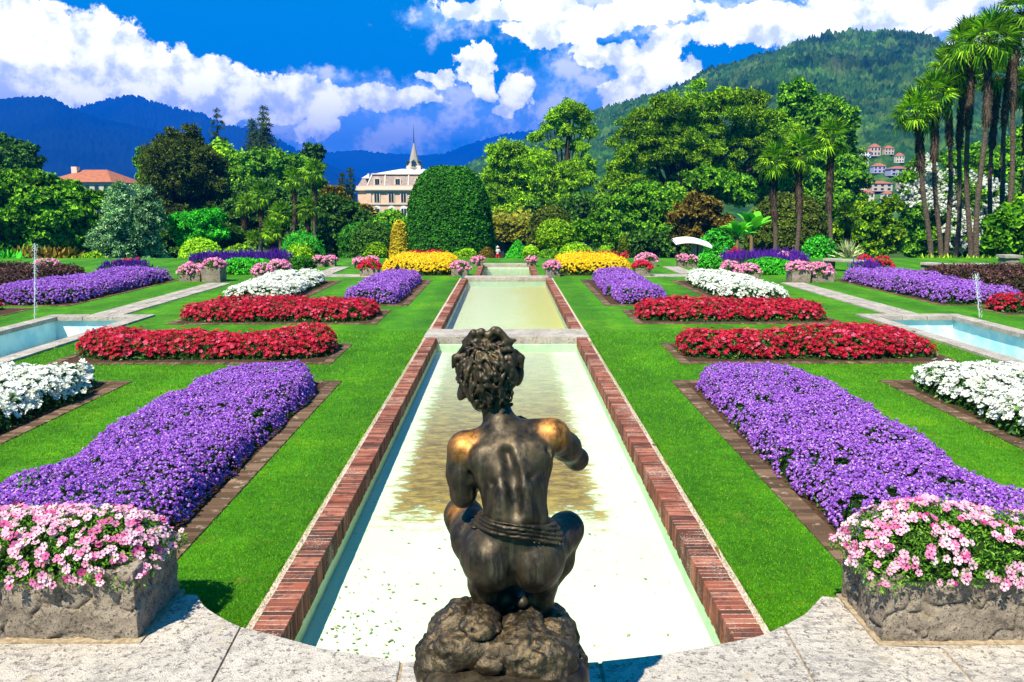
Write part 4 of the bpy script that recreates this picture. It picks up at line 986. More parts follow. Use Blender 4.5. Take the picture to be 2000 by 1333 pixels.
L_HEDGE = LM('leaf_hedge', (0.006, 0.04, 0.003), (0.014, 0.085, 0.005), (0.03, 0.16, 0.008), clump=0.35, cvar=0.25)
L_PALM = LM('leaf_palm', (0.006, 0.035, 0.003), (0.030, 0.125, 0.004), (0.16, 0.32, 0.008), clump=0.5)
L_PALMD = LM('leaf_palm_dark', (0.006, 0.028, 0.002), (0.018, 0.07, 0.004), (0.06, 0.14, 0.006), clump=0.5)
L_AGAVE = LM('leaf_agave', (0.10, 0.16, 0.10), (0.22, 0.30, 0.19), (0.42, 0.48, 0.33), clump=0.8, trans=0.1)
def m_bark(nt):
    P = nt.pos(); mp = nt.node('ShaderNodeMapping'); nt.put(mp.inputs[0], P); mp.inputs['Scale'].default_value = (1, 1, 0.25)
    n = nt.noise(mp.outputs[0], 9, 5, 0.7)
    return princ(nt, nt.ramp(n, [(0.3, (0.02, 0.014, 0.009)), (0.7, (0.10, 0.075, 0.05))]), 0.9, normal=nt.bump(n, 1, 0.05), spec=0.1)
BARK = mat('bark', m_bark)
def m_pbark(nt):
    P = nt.pos(); mp = nt.node('ShaderNodeMapping'); nt.put(mp.inputs[0], P); mp.inputs['Scale'].default_value = (1, 1, 2.5)
    n = nt.noise(mp.outputs[0], 7, 5, 0.7)
    return princ(nt, nt.ramp(n, [(0.3, (0.035, 0.024, 0.016)), (0.7, (0.20, 0.15, 0.11))]), 0.9, normal=nt.bump(n, 1, 0.06), spec=0.1)
PBARK = mat('palm_bark', m_pbark)
SHAG = mat('palm_fibre', lambda nt: princ(nt, nt.ramp(nt.island(), [(0, (0.012, 0.008, 0.005)), (1, (0.07, 0.045, 0.026))]), 0.95, spec=0.05))

def spray(k, w, L, seed=0, curl=0.15):
    """a small twig: k leaves fanned round a point"""
    r = np.random.default_rng(seed); V = []; F = []
    for i in range(k):
        a = 2 * math.pi * i / k + r.uniform(-.4, .4); t = r.uniform(.1, .7); l = L * r.uniform(.75, 1.15); b = len(V)
        d = np.array([math.cos(a) * math.cos(t), math.sin(a) * math.cos(t), math.sin(t)]); s = np.array([-math.sin(a), math.cos(a), 0]) * w
        V += [d * .05, d * l * .5 + s + [0, 0, curl * .5], d * l - [0, 0, curl], d * l * .5 - s]; F.append((b, b + 1, b + 2, b + 3))
    return np.array(V), np.array(F)
SP_BROAD = [spray(4, .28, 1.0, i) for i in range(3)]
SP_FINE = [spray(6, .13, 1.0, i + 5) for i in range(3)]
SP_NEED = [spray(7, .07, 1.1, i + 9, 0.0) for i in range(3)]
SP_BIG = [spray(5, .36, 1.0, i + 15, 0.3) for i in range(2)]

def put_leaves(mb, P, N, size, kinds, jit=0.5, up=0.25, var=0.35):
    n = len(P)
    for k, (T, TF) in enumerate(kinds):
        s = slice(k, None, len(kinds)); m = len(P[s])
        scatter(mb, T, TF, P[s], frames(N[s] + rng.normal(0, jit, (m, 3)) + [0, 0, up]), rng.uniform(1 - var, 1 + var, m) * size)
def clumps_in(env, n, rel, rmin=0.0):
    """clump centres and radii spread in ellipsoids env = (cx,cy,cz,rx,ry,rz)"""
    out = []; vol = np.array([e[3] * e[4] * e[5] for e in env]) ** 0.75; pr = vol / vol.sum()
    for i in rng.choice(len(env), n, p=pr):
        e = env[i]; d = rng.normal(0, 1, 3); d /= np.linalg.norm(d); rr = rng.random() ** 0.33
        R0 = min(e[3], e[5]) * rng.uniform(rel * .7, rel * 1.35); R0 = max(R0, rmin)
        q = np.maximum(np.array([e[3], e[4], e[5]]) - R0 * .75, 0.05) * d * rr
        out.append((np.array(e[:3]) + q, R0))
    return out
def px_env(lst, Y, dep=0.8):
    """ellipses in the photograph's measure -> ellipsoids standing at distance Y (+ offset)"""
    out = []
    for e in lst:
        cx, cy, rx, ry = e[:4]; yy = Y + (e[4] if len(e) > 4 else 0)
        c = Q(cx, cy, yy); m = MPP(yy); out.append((c[0], c[1], c[2], rx * m, rx * m * dep, ry * m))
    return out
def tree(label, cat, Y, env, mt, leaf=6.0, n=None, rel=0.30, cover=1.0, kinds=None, trunk=True, name='broadleaf_tree', group=None, tr=None, base_px=None, jit=0.5, up=0.25, limbs=7, flat_=0.8, blossoms=False):
    kinds = kinds or SP_BROAD; E = px_env(env, Y); m = MPP(Y)
    cx = np.mean([e[0] for e in E]); 
    if base_px is not None: cx = Q(base_px, 500, Y)[0]
    zb = zg(Y); base = np.array([cx, Y, zb])
    t = thing(name, label, cat, base, group)
    area = sum(e[3] * e[5] for e in E); rmean = np.mean([min(e[3], e[5]) for e in E]) * rel
    n = n or int(np.clip(area * math.pi * 3.4 / (math.pi * rmean ** 2), 16, 420))
    cl = clumps_in(E, n, rel)
    ls = leaf * m; mb = MB()
    for c, r in cl:
        k = int(4 * math.pi * r * r * flat_ * cover / (ls * ls * 0.9)) + 4; k = min(k, 900)
        d = rng.normal(0, 1, (k, 3)); d /= np.linalg.norm(d, axis=1, keepdims=True); d[:, 2] = np.where(d[:, 2] < -0.2, d[:, 2] * .5, d[:, 2])
        P = c + d * np.array([1.1, 1.1, flat_]) * r * (rng.random((k, 1)) ** 0.35) * rng.uniform(.85, 1.12, (k, 1))
        put_leaves(mb, P, d, ls, kinds, jit, up)
    mb.build('crown', mt, t)
    if blossoms:
        P = np.concatenate([c + (lambda d: d / np.linalg.norm(d, axis=1, keepdims=True))(rng.normal(0, 1, (5, 3)) + [0, -.8, .3]) * r * 1.05 for c, r in cl for _ in range(2)]); P = P[vnoise(P, .35) > .12]; P = (P[:, None] + rng.normal(0, .16, (len(P), 5, 3))).reshape(-1, 3)
        mb = MB(); scatter(mb, POM[0][0], POM[0][1], P, frames(rng.normal(0, 1, (len(P), 3)) + [0, -.5, .5]), rng.uniform(.7, 1.3, len(P)) * .17); mb.build('blossoms', WHITEM, t)
    if trunk:
        mb = MB(); top = max(E, key=lambda e: e[2]); H = top[2] - zb; tr_ = tr or max(0.12, H * 0.022)
        mid = np.array([cx, Y, zb + H * .45]); pts = [base - [0, 0, .3], base + (mid - base) * .3 + [rng.normal(0, .1), 0, 0], base + (mid - base) * .65 + [rng.normal(0, .2), 0, 0], mid, np.array([top[0], top[1], top[2]])]
        tube(mb, pts, [tr_ * 1.35, tr_, tr_ * .85, tr_ * .75, tr_ * .2], 9)
        mb.build('trunk', BARK, t, True)
        mb = MB()
        for i in rng.choice(len(cl), min(limbs, len(cl)), replace=False):
            c, r = cl[i]; s = base + (mid - base) * rng.uniform(.55, 1.0)
            if c[2] < s[2] - 1: continue
            j = (s + c) / 2 + np.array([0, 0, np.linalg.norm(c - s) * -.08]) + rng.normal(0, .2, 3)
            tube(mb, [s, j, c], [tr_ * .5, tr_ * .33, tr_ * .1], 6)
        if mb.n: mb.build('limbs', BARK, t, True)
    return t
def conifer(label, Y, cx, ytop, ybot, rpx, mt=L_CONI, leaf=5, tiers=15, lean=0, sparse=0.0, name='conifer_tree', cat='tree', group=None):
    m = MPP(Y); top = Q(cx, ytop, Y); bot = Q(cx, ybot, Y); base = np.array([bot[0], Y, zg(Y)]); H = top[2] - bot[2]
    t = thing(name, label, cat, base, group); mb = MB(); P = []; N = []
    for i in range(tiers):
        f = (i + .6) / tiers; z = top[2] - H * f; R0 = rpx * m * (0.12 + 0.88 * f ** 0.8) * rng.uniform(.75, 1.1); nb = int(5 + 6 * f)
        a0 = rng.uniform(0, 6.28)
        for b in range(nb):
            if rng.random() < sparse: continue
            a = a0 + 6.283 * b / nb + rng.normal(0, .15); L = R0 * rng.uniform(.7, 1.1); k = int(max(5, L / (leaf * m) * 5))
            u = rng.random(k) ** .7; droop = -0.28 * u ** 2 * L + .08 * L * u
            p = np.c_[math.cos(a) * u * L, math.sin(a) * u * L, droop] + rng.normal(0, 1, (k, 3)) * [.12 * L * .6, .12 * L * .6, .05 * L]
            P.append(p + [top[0], Y, z]); N.append(np.tile([math.cos(a), math.sin(a), .5], (k, 1)))
    P = np.concatenate(P); N = np.concatenate(N); put_leaves(mb, P, N, leaf * m, SP_NEED, .4, .1); mb.build('crown', mt, t)
    mb = MB(); tube(mb, [base - [0, 0, .3], (base + top) / 2, top], [H * .03 + .1, H * .018 + .05, .03], 8); mb.build('trunk', BARK, t, True)
    return t
def lathe(prof, c, n=40, wob=0.0, seed=0, sc=0.6, wob2=0.0):
    """prof [(r,z)] -> V,F around c; wobbled by noise"""
    prof = np.asarray(prof, float); a = np.linspace(0, 2 * math.pi, n, endpoint=False)
    V = np.stack([prof[None, :, 0] * np.cos(a)[:, None], prof[None, :, 0] * np.sin(a)[:, None], np.broadcast_to(prof[None, :, 1], (n, len(prof)))], -1)
    D = V.copy(); D[..., 2] *= .4; D /= np.linalg.norm(D, axis=-1, keepdims=True) + 1e-6
    V = V + D * (wob * fbm(V + seed * 7.3, sc, 3) + wob2 * fbm(V + seed * 3.3, sc * 4, 2))[..., None] * np.minimum(1, prof[None, :, 0:1] * 3)
    return V.reshape(-1, 3) + np.asarray(c), gridf(n, len(prof), closed=True)
def dome_prof(rx, h, zlow=0.0, flare=0.9, p=2.4, n=14):
    th = np.linspace(0, math.pi / 2, n); r = rx * np.cos(th) ** (2 / p); z = h * np.sin(th) ** (2 / p)
    pr = [(rx * flare, zlow)] + list(zip(r, z)); pr[-1] = (0.001, h)
    return pr
def shrub(label, Y, cx, ytop, ybot, rpx, mt, leaf=4.0, shape='dome', p=2.4, kinds=None, name='clipped_shrub', cat='shrub', cover=1.0, wob=0.06, trunk=None, flare=0.92, group=None, jit=0.35, dy=0.9, blossoms=None, extra=0.0):
    m = MPP(Y); b = Q(cx, ybot, Y); tz = Q(cx, ytop, Y)[2]; z0 = b[2]; h = tz - z0; r = rpx * m
    base = (b[0], Y, min(zg(Y), z0)); t = thing(name, label, cat, base, group)
    if shape == 'dome': pr = dome_prof(r, h, 0, flare, p)
    elif shape == 'ball': th = np.linspace(-math.pi / 2 + .25, math.pi / 2, 16); pr = [(r * math.cos(a) + .001, h / 2 + h / 2 * math.sin(a)) for a in th]
    elif shape == 'cone': u = np.linspace(0, 1, 14); pr = [(r * (1 - k ** 1.5) * (0.9 + .25 * math.sin(k * 3.14)) + .001, h * k) for k in u]
    elif shape == 'obelisk': u = np.linspace(0, 1, 14); pr = [(r * (1 - .45 * k) * (1 - k ** 7) ** .5 + .001, h * k) for k in u]
    V, F = lathe(pr, (b[0], Y, z0), 36, wob * h, seed=int(cx) % 17, sc=2.2 / max(h, .5), wob2=wob * h * .35)
    V[:, 1] = Y + (V[:, 1] - Y) * dy
    mb = MB(); cen = np.array([b[0], Y, z0 + h * .4]); mb.add(cen + (V - cen) * .93, F); mb.build('twigs', INNER, t)
    ls = leaf * m; A = 2 * math.pi * r * h * 1.2; k = int(min(26000, A * cover * 2.6 / (ls * ls)))
    P, N = sample(V, F, k); P = P + N * rng.uniform(-.6, .5, (k, 1)) * ls + N * (extra * ls * rng.random((k, 1)) ** 3)
    mb = MB(); put_leaves(mb, P, N, ls, kinds or SP_BROAD, jit, .2); mb.build('leaves', mt, t)
    if blossoms:
        bm, cnt, bs = blossoms; P, N = sample(V, F, cnt); P = P + N * ls * .6; g = vnoise(P, .5) > -.1; P, N = P[g], N[g]
        mb = MB(); scatter(mb, POM[0][0], POM[0][1], P, frames(N, jitter=.3), rng.uniform(.7, 1.4, len(P)) * bs * m); mb.build('blossoms', bm, t)
    zb = zg(Y)
    if z0 - zb > .15 or trunk:
        mb = MB(); w = trunk or max(.06, r * .12); tube(mb, [(b[0], Y, zb - .1), (b[0], Y, z0 + h * .3)], [w, w * .8], 7); mb.build('stem', BARK, t, True)
    return t

# ---- palms
def fan(nb=20, seed=0, droop=0.25):
    """one fan leaf: petiole along +X, blades spread round its tip (unit = blade length 1)"""
    r = np.random.default_rng(seed); V = []; F = []; pl = 0.85
    V += [(0, -.02, 0), (0, .02, 0), (pl, .015, .06), (pl, -.015, .06)]; F.append((0, 1, 2, 3))
    for i in range(nb):
        a = (i / (nb - 1) - .5) * R(250); L = (1.0 - .25 * abs(i / (nb - 1) - .5) * 2) * r.uniform(.9, 1.05); w = .052
        d = np.array([math.cos(a), math.sin(a), 0]); s = np.array([-d[1], d[0], 0]); o = np.array([pl, 0, .06]); b = len(V); lift = .10
        m1 = o + d * L * .55 + [0, 0, lift * .6]; tip = o + d * L + [0, 0, lift - droop * L * r.uniform(.5, 1.4)]
        V += [o, m1 + s * w * L, tip, m1 - s * w * L]; F.append((b, b + 1, b + 2, b + 3))
    return np.array(V), np.array(F)
FANS = [fan(20, i, dr) for i, dr in enumerate((.12, .3, .5))]
def fan_palm(label, Y, base_px, top_px, ytop_crown, leafpx, mt=L_PALM, nf=34, tw=0.16, bend=0.0, shag=0.35, group=None, ybase=None, hang=0.35):
    """base_px (x,y) foot, top_px (x,y) where the crown springs"""
    m = MPP(Y); f = Q(base_px[0], base_px[1], Y); f = np.array([f[0], Y, min(zg(Y), f[2])]); c = Q(top_px[0], top_px[1], Y)
    t = thing('fan_palm', label, 'palm tree', f, group)
    H = c[2] - f[2]; u = np.linspace(0, 1, 16); pts = f + (c - f) * u[:, None]; pts[:, 0] += bend * H * (u - u * u) * 1.0
    pts[:, 0] += .01 * H * np.sin(u * 7 + base_px[0]); 
    r = tw * (1.0 - .25 * u) * (1 + .10 * np.sin(u * 60)); r = np.where(u > 1 - shag, r * 1.55, r); r[0] *= 1.3
    mb = MB(); tube(mb, pts, r, 10); mb.build('trunk', PBARK, t, True)
    # fibrous old sheaths
    mb = MB(); k = int(500 + 900 * shag); uu = 1 - rng.random(k) * shag; idx = uu * 15; i0 = np.clip(idx.astype(int), 0, 14); fr = (idx - i0)[:, None]
    P = pts[i0] * (1 - fr) + pts[i0 + 1] * fr; a = rng.uniform(0, 6.28, k); D = np.c_[np.cos(a), np.sin(a), np.full(k, -.9)]
    D = D * [.45, .45, 1]; T = np.array([[-.12, 0, 0], [.12, 0, 0], [.05, 0, 1.3], [-.05, 0, 1.3]]); scatter(mb, T, np.array([[0, 1, 2, 3]]), P + D * [1, 1, 0] * tw * 2.6, frames(D), rng.uniform(.6, 1.4, k) * tw * .9); mb.build('fibre_sheath', SHAG, t)
    L = leafpx * m / 1.7; mb = MB()
    for j in range(nf):
        v = (j + .5) / nf; el = R(78) - v * R(78 + 62 * (hang / .35)); a = j * 2.39996 + rng.normal(0, .15)
        X = np.array([math.cos(a) * math.cos(el), math.sin(a) * math.cos(el), math.sin(el)])
        Yv = np.array([-math.sin(a), math.cos(a), 0]); Yv = Yv + rng.normal(0, .25, 3); Yv -= X * (Yv @ X); Yv /= np.linalg.norm(Yv); Z = np.cross(X, Yv)
        T, TF = FANS[0 if v < .35 else (1 if v < .7 else 2)]
        scatter(mb, T, TF, (c + np.array([0, 0, L * .1 * (1 - v)]))[None], np.stack([X, Yv, Z], 1)[None], [L * rng.uniform(.8, 1.1)])
    mb.build('fronds', mt, t)
    return t
# ------------------------------------------------------------ the park behind the lawn, left to right
bt = tree
# left
bt('dark green tree showing above the magnolia at the far left edge', 'tree', 96, [(15, 310, 62, 42), (45, 318, 38, 30), (0, 285, 30, 28)], L_DARK, 7)
bt('big-leaved green magnolia filling the left edge below the red roof', 'tree', 64, [(60, 425, 120, 95), (130, 440, 60, 75), (20, 400, 80, 80), (150, 480, 40, 50), (165, 400, 36, 34), (195, 415, 34, 44), (120, 378, 50, 30), (185, 388, 30, 24), (60, 360, 50, 30)], L_MID, 9, kinds=SP_BIG, rel=.2, cover=1.3)
bt('silvery blue-green feathery cypress left of the emerald shrub', 'tree', 56, [(250, 395, 42, 50), (255, 440, 64, 60), (230, 480, 55, 50), (290, 420, 30, 60), (270, 500, 60, 30)], L_SILV, 8, kinds=SP_FINE, rel=.26, cover=1.2, name='cypress_tree', up=.8)
bt('tall dark bronze-green tree rising against the blue mountain', 'tree', 84, [(350, 330, 78, 75), (330, 300, 40, 50), (385, 340, 62, 60), (360, 265, 36, 28), (345, 400, 75, 55), (420, 380, 45, 70)], L_BRON, 7, kinds=SP_FINE, rel=.22, cover=1.2)
bt('bright green tree edge peeping out left of the bronze tree', 'tree', 95, [(285, 325, 22, 40), (290, 370, 25, 40)], L_MID, 6)
conifer('thin ragged conifer top between the bronze tree and the twin firs', 125, 423, 210, 330, 34, leaf=5, tiers=11, sparse=.35)
conifer('taller of the two dark firs standing close together', 120, 514, 206, 340, 36, leaf=6, tiers=13)
conifer('lower left one of the two dark firs standing close together', 121, 492, 232, 340, 30, leaf=6, tiers=11)
bt('yellow-green rounded tree left of the twin firs', 'tree', 104, [(450, 330, 48, 50), (425, 310, 28, 40), (470, 360, 40, 50)], L_BRIGHT, 7)
bt('mid green tree crown just below the twin firs', 'tree', 102, [(525, 320, 55, 38), (560, 345, 40, 40), (500, 350, 50, 40), (580, 320, 28, 30)], L_MID, 7)
bt('small dark rounded tree top right of the twin firs', 'tree', 118, [(610, 302, 24, 24), (612, 330, 22, 26)], L_DARK, 6)
conifer('left one of two small blue firs beside the villa', 112, 668, 336, 430, 26, leaf=5, tiers=10)
conifer('right one of two small blue firs beside the villa', 113, 684, 326, 440, 24, leaf=5, tiers=11)
bt('dark shrubby tree with russet top left of the villa', 'tree', 70, [(665, 440, 52, 55), (700, 450, 40, 45), (650, 400, 30, 28), (640, 480, 50, 40)], L_DARK, 8, rel=.28)
bt('russet-topped dark shrub leaning before the villa wall', 'tree', 74, [(655, 385, 32, 22), (715, 425, 25, 26)], L_RUST, 7)
bt('deep green tree mass behind the fan palms', 'tree', 82, [(520, 410, 80, 60), (600, 400, 60, 60), (450, 440, 70, 55), (570, 460, 80, 40)], L_DARK, 8, rel=.25)
bt('bright emerald layered tree above the lime shrub ball', 'tree', 58, [(372, 432, 40, 22), (405, 425, 34, 20), (350, 450, 28, 18), (410, 455, 36, 20), (380, 470, 40, 18)], L_EMER, 8, kinds=SP_FINE, rel=.4)
bt('dark understorey shrub between cypress and lime ball', 'shrub', 60, [(300, 490, 40, 28), (335, 478, 34, 34), (440, 470, 45, 36)], L_DARK, 7, trunk=False, name='shrub')
for (bx, by, tx, ty, lp, dy, lab) in ((512, 500, 508, 385, 40, 0, 'fan palm with yellow-lit crown, leftmost and tallest stemmed of the left palms'), (575, 500, 573, 352, 36, 4, 'fan palm whose crown stands highest left of the dark stem gap'), (618, 500, 612, 338, 42, 3, 'fan palm with long bare stem nearest the villa side'),
        (548, 500, 548, 418, 40, -4, 'short fan palm in the middle of the left palm clump'), (604, 500, 600, 410, 38, -3, 'fan palm with crown below the highest right palm of the left clump'), (532, 505, 530, 452, 38, -8, 'low fan palm with yellowing leaves in front of the left palm clump'), (478, 500, 478, 400, 34, -2, 'fan palm half hidden at the left end of the left palm clump'), (500, 505, 496, 470, 30, -9, 'lowest yellow-green fan palm in front of the left palms')):
    fan_palm(lab, 62 + dy, (bx, by), (tx, ty), 0, lp * .72, L_PALM, 26, .13, shag=.5, group='fan palms in the left clump')
shrub('lime green shrub ball beside the stone planters on the left', 46, 394, 467, 519, 42, L_LIME, 4, 'dome', p=2.2, wob=.07)
shrub('loose yellow-green shrub behind the violet salvia', 48, 470, 483, 516, 36, L_BRIGHT, 5, 'dome', wob=.12, name='shrub', extra=1.0)
shrub('spiky emerald shrub under the left fan palms', 50, 592, 462, 512, 34, L_EMER, 6, 'dome', kinds=SP_NEED, wob=.12, name='shrub', extra=2.0)
shrub('yellow-green leafy shrub before the spiky emerald one', 47, 585, 482, 519, 26, L_BRIGHT, 5, 'dome', wob=.12, name='shrub', extra=1.0)
shrub('black-green shrub mass left of the golden cone', 58, 730, 440, 512, 42, L_DARK, 6, 'dome', wob=.1, name='shrub')
shrub('green flat-topped hedge under the villa', 66, 725, 438, 512, 60, L_HEDGE, 5, 'dome', p=4, wob=.08, name='hedge', cat='hedge')
shrub('arched green shrub right under the villa windows', 68, 765, 415, 470, 42, L_MID, 6, 'dome', wob=.12, name='shrub')
shrub('olive-brown low shrub left of the golden cone', 52, 735, 476, 514, 24, L_OLIVE, 4, 'dome', wob=.1, name='shrub')
shrub('golden yellow clipped cone beside the big dome', 52, 780, 430, 504, 19, L_GOLD, 3.4, 'obelisk', wob=.04)
shrub('huge dark green clipped dome in front of the villa', 60, 880, 329, 514, 81, L_HEDGE, 4.6, 'dome', p=3.0, wob=.034, name='clipped_dome', cat='topiary', cover=1.5, flare=1.02)
shrub('small bright green shrub ball behind the red flowers at the dome foot', 45, 914, 487, 508, 14, L_LIME, 3.4, 'ball')
shrub('broad light green shrub ball left of the far basin', 44, 903, 492, 516, 24, L_BRIGHT, 3.4, 'dome', wob=.08)
shrub('bronze and gold conical shrub left of the strolling visitor', 47, 951, 484, 517, 18, L_RUST, 3.4, 'dome', p=1.7, wob=.08)
shrub('emerald clipped cone right of the dark archway', 48, 1011, 468, 517, 23, L_EMER, 3.2, 'cone', wob=.03)
shrub('light green shrub ball behind the far right pink planter', 47, 1036, 481, 505, 14, L_LIME, 3.4, 'ball', trunk=.05)
shrub('mid green shrub ball left of the right yellow bed', 45, 1073, 489, 514, 23, L_MID, 3.4, 'dome', wob=.06)
shrub('wide green shrub mound behind the right yellow bed', 48, 1124, 476, 504, 31, L_BRIGHT, 3.6, 'dome', wob=.08)
shrub('rounded shrub mottled green and russet right of the archway', 56, 1085, 430, 494, 37, L_OLIVE, 4.5, 'ball', wob=.05, trunk=.1)
shrub('wide olive dome behind the mottled shrub', 66, 1075, 405, 480, 44, L_BRON, 5, 'dome', wob=.04)
shrub('narrow silver-green shrub right of the right yellow bed', 50, 1218, 455, 508, 12, L_BRON, 4, 'cone', wob=.08)
shrub('small lime shrub among the right background shrubs', 47, 1180, 482, 505, 12, L_LIME, 3.6, 'ball', trunk=.04)
bt('green rounded shrubs behind the right yellow bed', 'shrub', 60, [(1140, 450, 28, 26), (1175, 455, 34, 22), (1200, 470, 30, 24)], L_MID, 6, trunk=False, name='shrub')
bt('dark shrub screen between the dome and the tall trees', 'shrub', 92, [(975, 470, 30, 60), (1040, 450, 40, 60), (1130, 430, 60, 60), (1000, 490, 50, 24)], L_DARK, 8, trunk=False, name='shrub', rel=.3)
# middle right: tall trees
bt('tall airy pale green tree with clumped crown rising left of the mountain slope', 'tree', 100, [(1112, 215, 30, 20), (1085, 228, 22, 18), (1140, 230, 22, 18), (1070, 250, 18, 14), (1105, 255, 26, 14), (1150, 258, 18, 16), (1045, 268, 16, 14), (1130, 285, 22, 14), (1085, 285, 20, 12)], L_BRIGHT, 6, rel=.42, kinds=SP_FINE, base_px=1100, tr=.45, limbs=16)
bt('broad yellow-green tree spreading right of the dark dome', 'tree', 98, [(985, 300, 46, 34), (1030, 330, 60, 45), (985, 360, 44, 50), (1060, 370, 60, 50), (1000, 410, 50, 40), (1120, 350, 50, 40), (1100, 400, 60, 40), (1140, 310, 24, 28)], L_BRIGHT, 7, rel=.28, kinds=SP_FINE, cover=1.2, base_px=1085, tr=.5)
bt('huge yellow-tinged green tree in the middle right of the picture', 'tree', 92, [(1385, 215, 90, 58), (1300, 235, 85, 55), (1450, 225, 80, 50), (1250, 300, 75, 60), (1340, 290, 90, 60), (1450, 300, 80, 60), (1510, 260, 60, 50), (1220, 370, 60, 50), (1210, 250, 30, 26), (1300, 370, 60, 40)], L_OLIVE, 7, rel=.22, kinds=SP_FINE, cover=1.25, base_px=1325, tr=.75, limbs=18)
bt('lower dark green boughs under the huge yellow-tinged tree', 'tree', 80, [(1200, 420, 50, 50), (1260, 400, 50, 50), (1320, 400, 60, 45), (1270, 450, 60, 40), (1380, 360, 60, 40), (1430, 370, 50, 40)], L_MID, 7, rel=.25, base_px=1290)
bt('dense dark green tree with rounded top left of the three palms', 'tree', 100, [(1560, 195, 44, 46), (1590, 225, 56, 50), (1555, 260, 50, 50), (1640, 250, 42, 50), (1650, 210, 26, 28), (1600, 300, 60, 50), (1660, 310, 30, 40)], L_MID, 7, rel=.25, cover=1.2, base_px=1590, tr=.6)
bt('green tree curtain behind the three tall palms', 'tree', 96, [(1500, 350, 70, 60), (1560, 370, 60, 50), (1650, 360, 50, 60), (1610, 400, 70, 50)], L_MID, 8, rel=.25)
bt('russet and olive shrub mass left of the banana plant', 'tree', 66, [(1370, 410, 44, 36), (1330, 420, 34, 30), (1400, 440, 36, 34), (1350, 460, 40, 26)], L_RUST, 7, rel=.3)
bt('deep shade shrub mass under the trees left of the white canopy', 'shrub', 72, [(1260, 480, 60, 34), (1330, 480, 60, 36), (1200, 490, 50, 24), (1400, 480, 50, 34)], L_DARK, 8, trunk=False, name='shrub', rel=.3)
shrub('large brown-green rounded yew behind the three palms', 62, 1532, 380, 506, 78, L_BRON, 6, 'dome', p=2.6, wob=.06, name='yew_shrub')
bt('olive autumn-tinted shrubs between the palms and the white blossom tree', 'shrub', 66, [(1690, 430, 50, 40), (1650, 460, 50, 40), (1730, 460, 46, 40), (1680, 490, 60, 24), (1740, 400, 24, 20)], L_OLIVE, 7, trunk=False, name='shrub', rel=.28)
bt('tall green shrub covered in white blossom behind the slanting palms', 'flowering tree', 74, [(1790, 350, 40, 44), (1800, 410, 50, 50), (1860, 380, 50, 50), (1920, 400, 60, 50), (1790, 470, 50, 40), (1860, 450, 60, 50)], L_MID, 7, rel=.26, name='blossoming_tree', blossoms=True)
bt('broad-leaved bright green tree cut by the right edge', 'tree', 42, [(1985, 440, 62, 44), (1960, 470, 44, 40), (2020, 420, 60, 50), (1990, 500, 40, 26)], L_MID, 12, kinds=SP_BIG, rel=.25, cover=1.2)
bt('dark backdrop foliage behind the slanting palm trunks', 'shrub', 80, [(1830, 480, 80, 40), (1910, 470, 80, 50), (1980, 420, 50, 70)], L_DARK, 9, trunk=False, name='shrub')
bt('green tree glimpsed between the palm trunks at right', 'tree', 88, [(1900, 330, 70, 50), (1970, 340, 60, 60), (1990, 280, 30, 40)], L_MID, 8)
# three straight palms
for (bx, tx, ty, lab) in ((1514, 1512, 318, 'left one of three straight dark-stemmed fan palms'), (1557, 1563, 300, 'middle one of three straight dark-stemmed fan palms'), (1622, 1622, 272, 'tallest, right one of three straight dark-stemmed fan palms')):
    fan_palm(lab, 52, (bx, 504), (tx, ty), 0, 44, L_PALM, 34, .15, shag=.55, group='three straight palms')
fan_palm('short fan palm with full crown right of the three straight palms', 56, (1655, 500), (1655, 425), 0, 34, L_PALMD, 26, .13, shag=.6)
# slanting grove at the right
for (bx, by, tx, ty, lp, bd, dy, lab) in ((1817, 512, 1788, 222, 46, .03, -2, 'slanting palm whose low crown is leftmost in the right grove'), (1836, 508, 1822, 188, 50, -.01, 0, 'palm with crown just right of and above the leftmost one'), (1852, 508, 1856, 138, 52, .0, 2, 'thick shaggy palm third from the left in the right grove'), (1866, 508, 1882, 148, 46, .01, 3, 'shaggy palm close against the thick third one'),
        (1893, 508, 1892, 88, 50, -.01, 0, 'slim straight palm in the middle of the right grove'), (1907, 505, 1932, 78, 54, .0, -3, 'tall palm with pale lower stem leaning right in the grove'), (1930, 500, 1946, 150, 40, .0, 4, 'ringed palm behind the tall leaning one'), (1948, 480, 1978, 80, 54, .0, 1, 'very shaggy black-stemmed palm near the right edge'), (1966, 470, 1992, 24, 50, .0, -2, 'highest palm, its crown touching the picture top at right'), (1990, 480, 2012, 170, 44, .0, 3, 'palm half cut off by the right picture edge')):
    fan_palm(lab, 44 + dy, (bx, by), (tx, ty), 0, lp * 1.08, L_PALM, 36, .135, bd, shag=.38, group='slanting palms of the right grove')
# agave, banana, ferns
def agave(label, Y, cx, cy, rpx, mt):
    c = Q(cx, cy, Y); m = MPP(Y); t = thing('agave', label, 'plant', c); mb = MB(); n = 150
    a = rng.uniform(0, 6.283, n); el = rng.uniform(-.15, 1.5, n); D = np.c_[np.cos(a) * np.cos(el), np.sin(a) * np.cos(el), np.sin(el)]
    T = np.array([[-.035, 0, 0], [.035, 0, 0], [.03, 0.03, .6], [-.03, 0.03, .6], [0, 0, 1.0]]); S = rng.uniform(.7, 1.05, n) * rpx * m
    scatter(mb, T, np.array([[0, 1, 2, 3]]), np.tile(c, (n, 1)), frames(D), S); scatter(mb, T[[3, 2, 4]], np.array([[0, 1, 2]]), np.tile(c, (n, 1)), frames(D), S)
    mb.build('leaves', mt, t); mb = MB(); tube(mb, [(c[0], Y, zg(Y) - .1), c], [.12, .1], 8); mb.build('stem', BARK, t)
agave('spiky silver-green agave beside the red azaleas', 41, 1657, 505, 40, L_AGAVE)
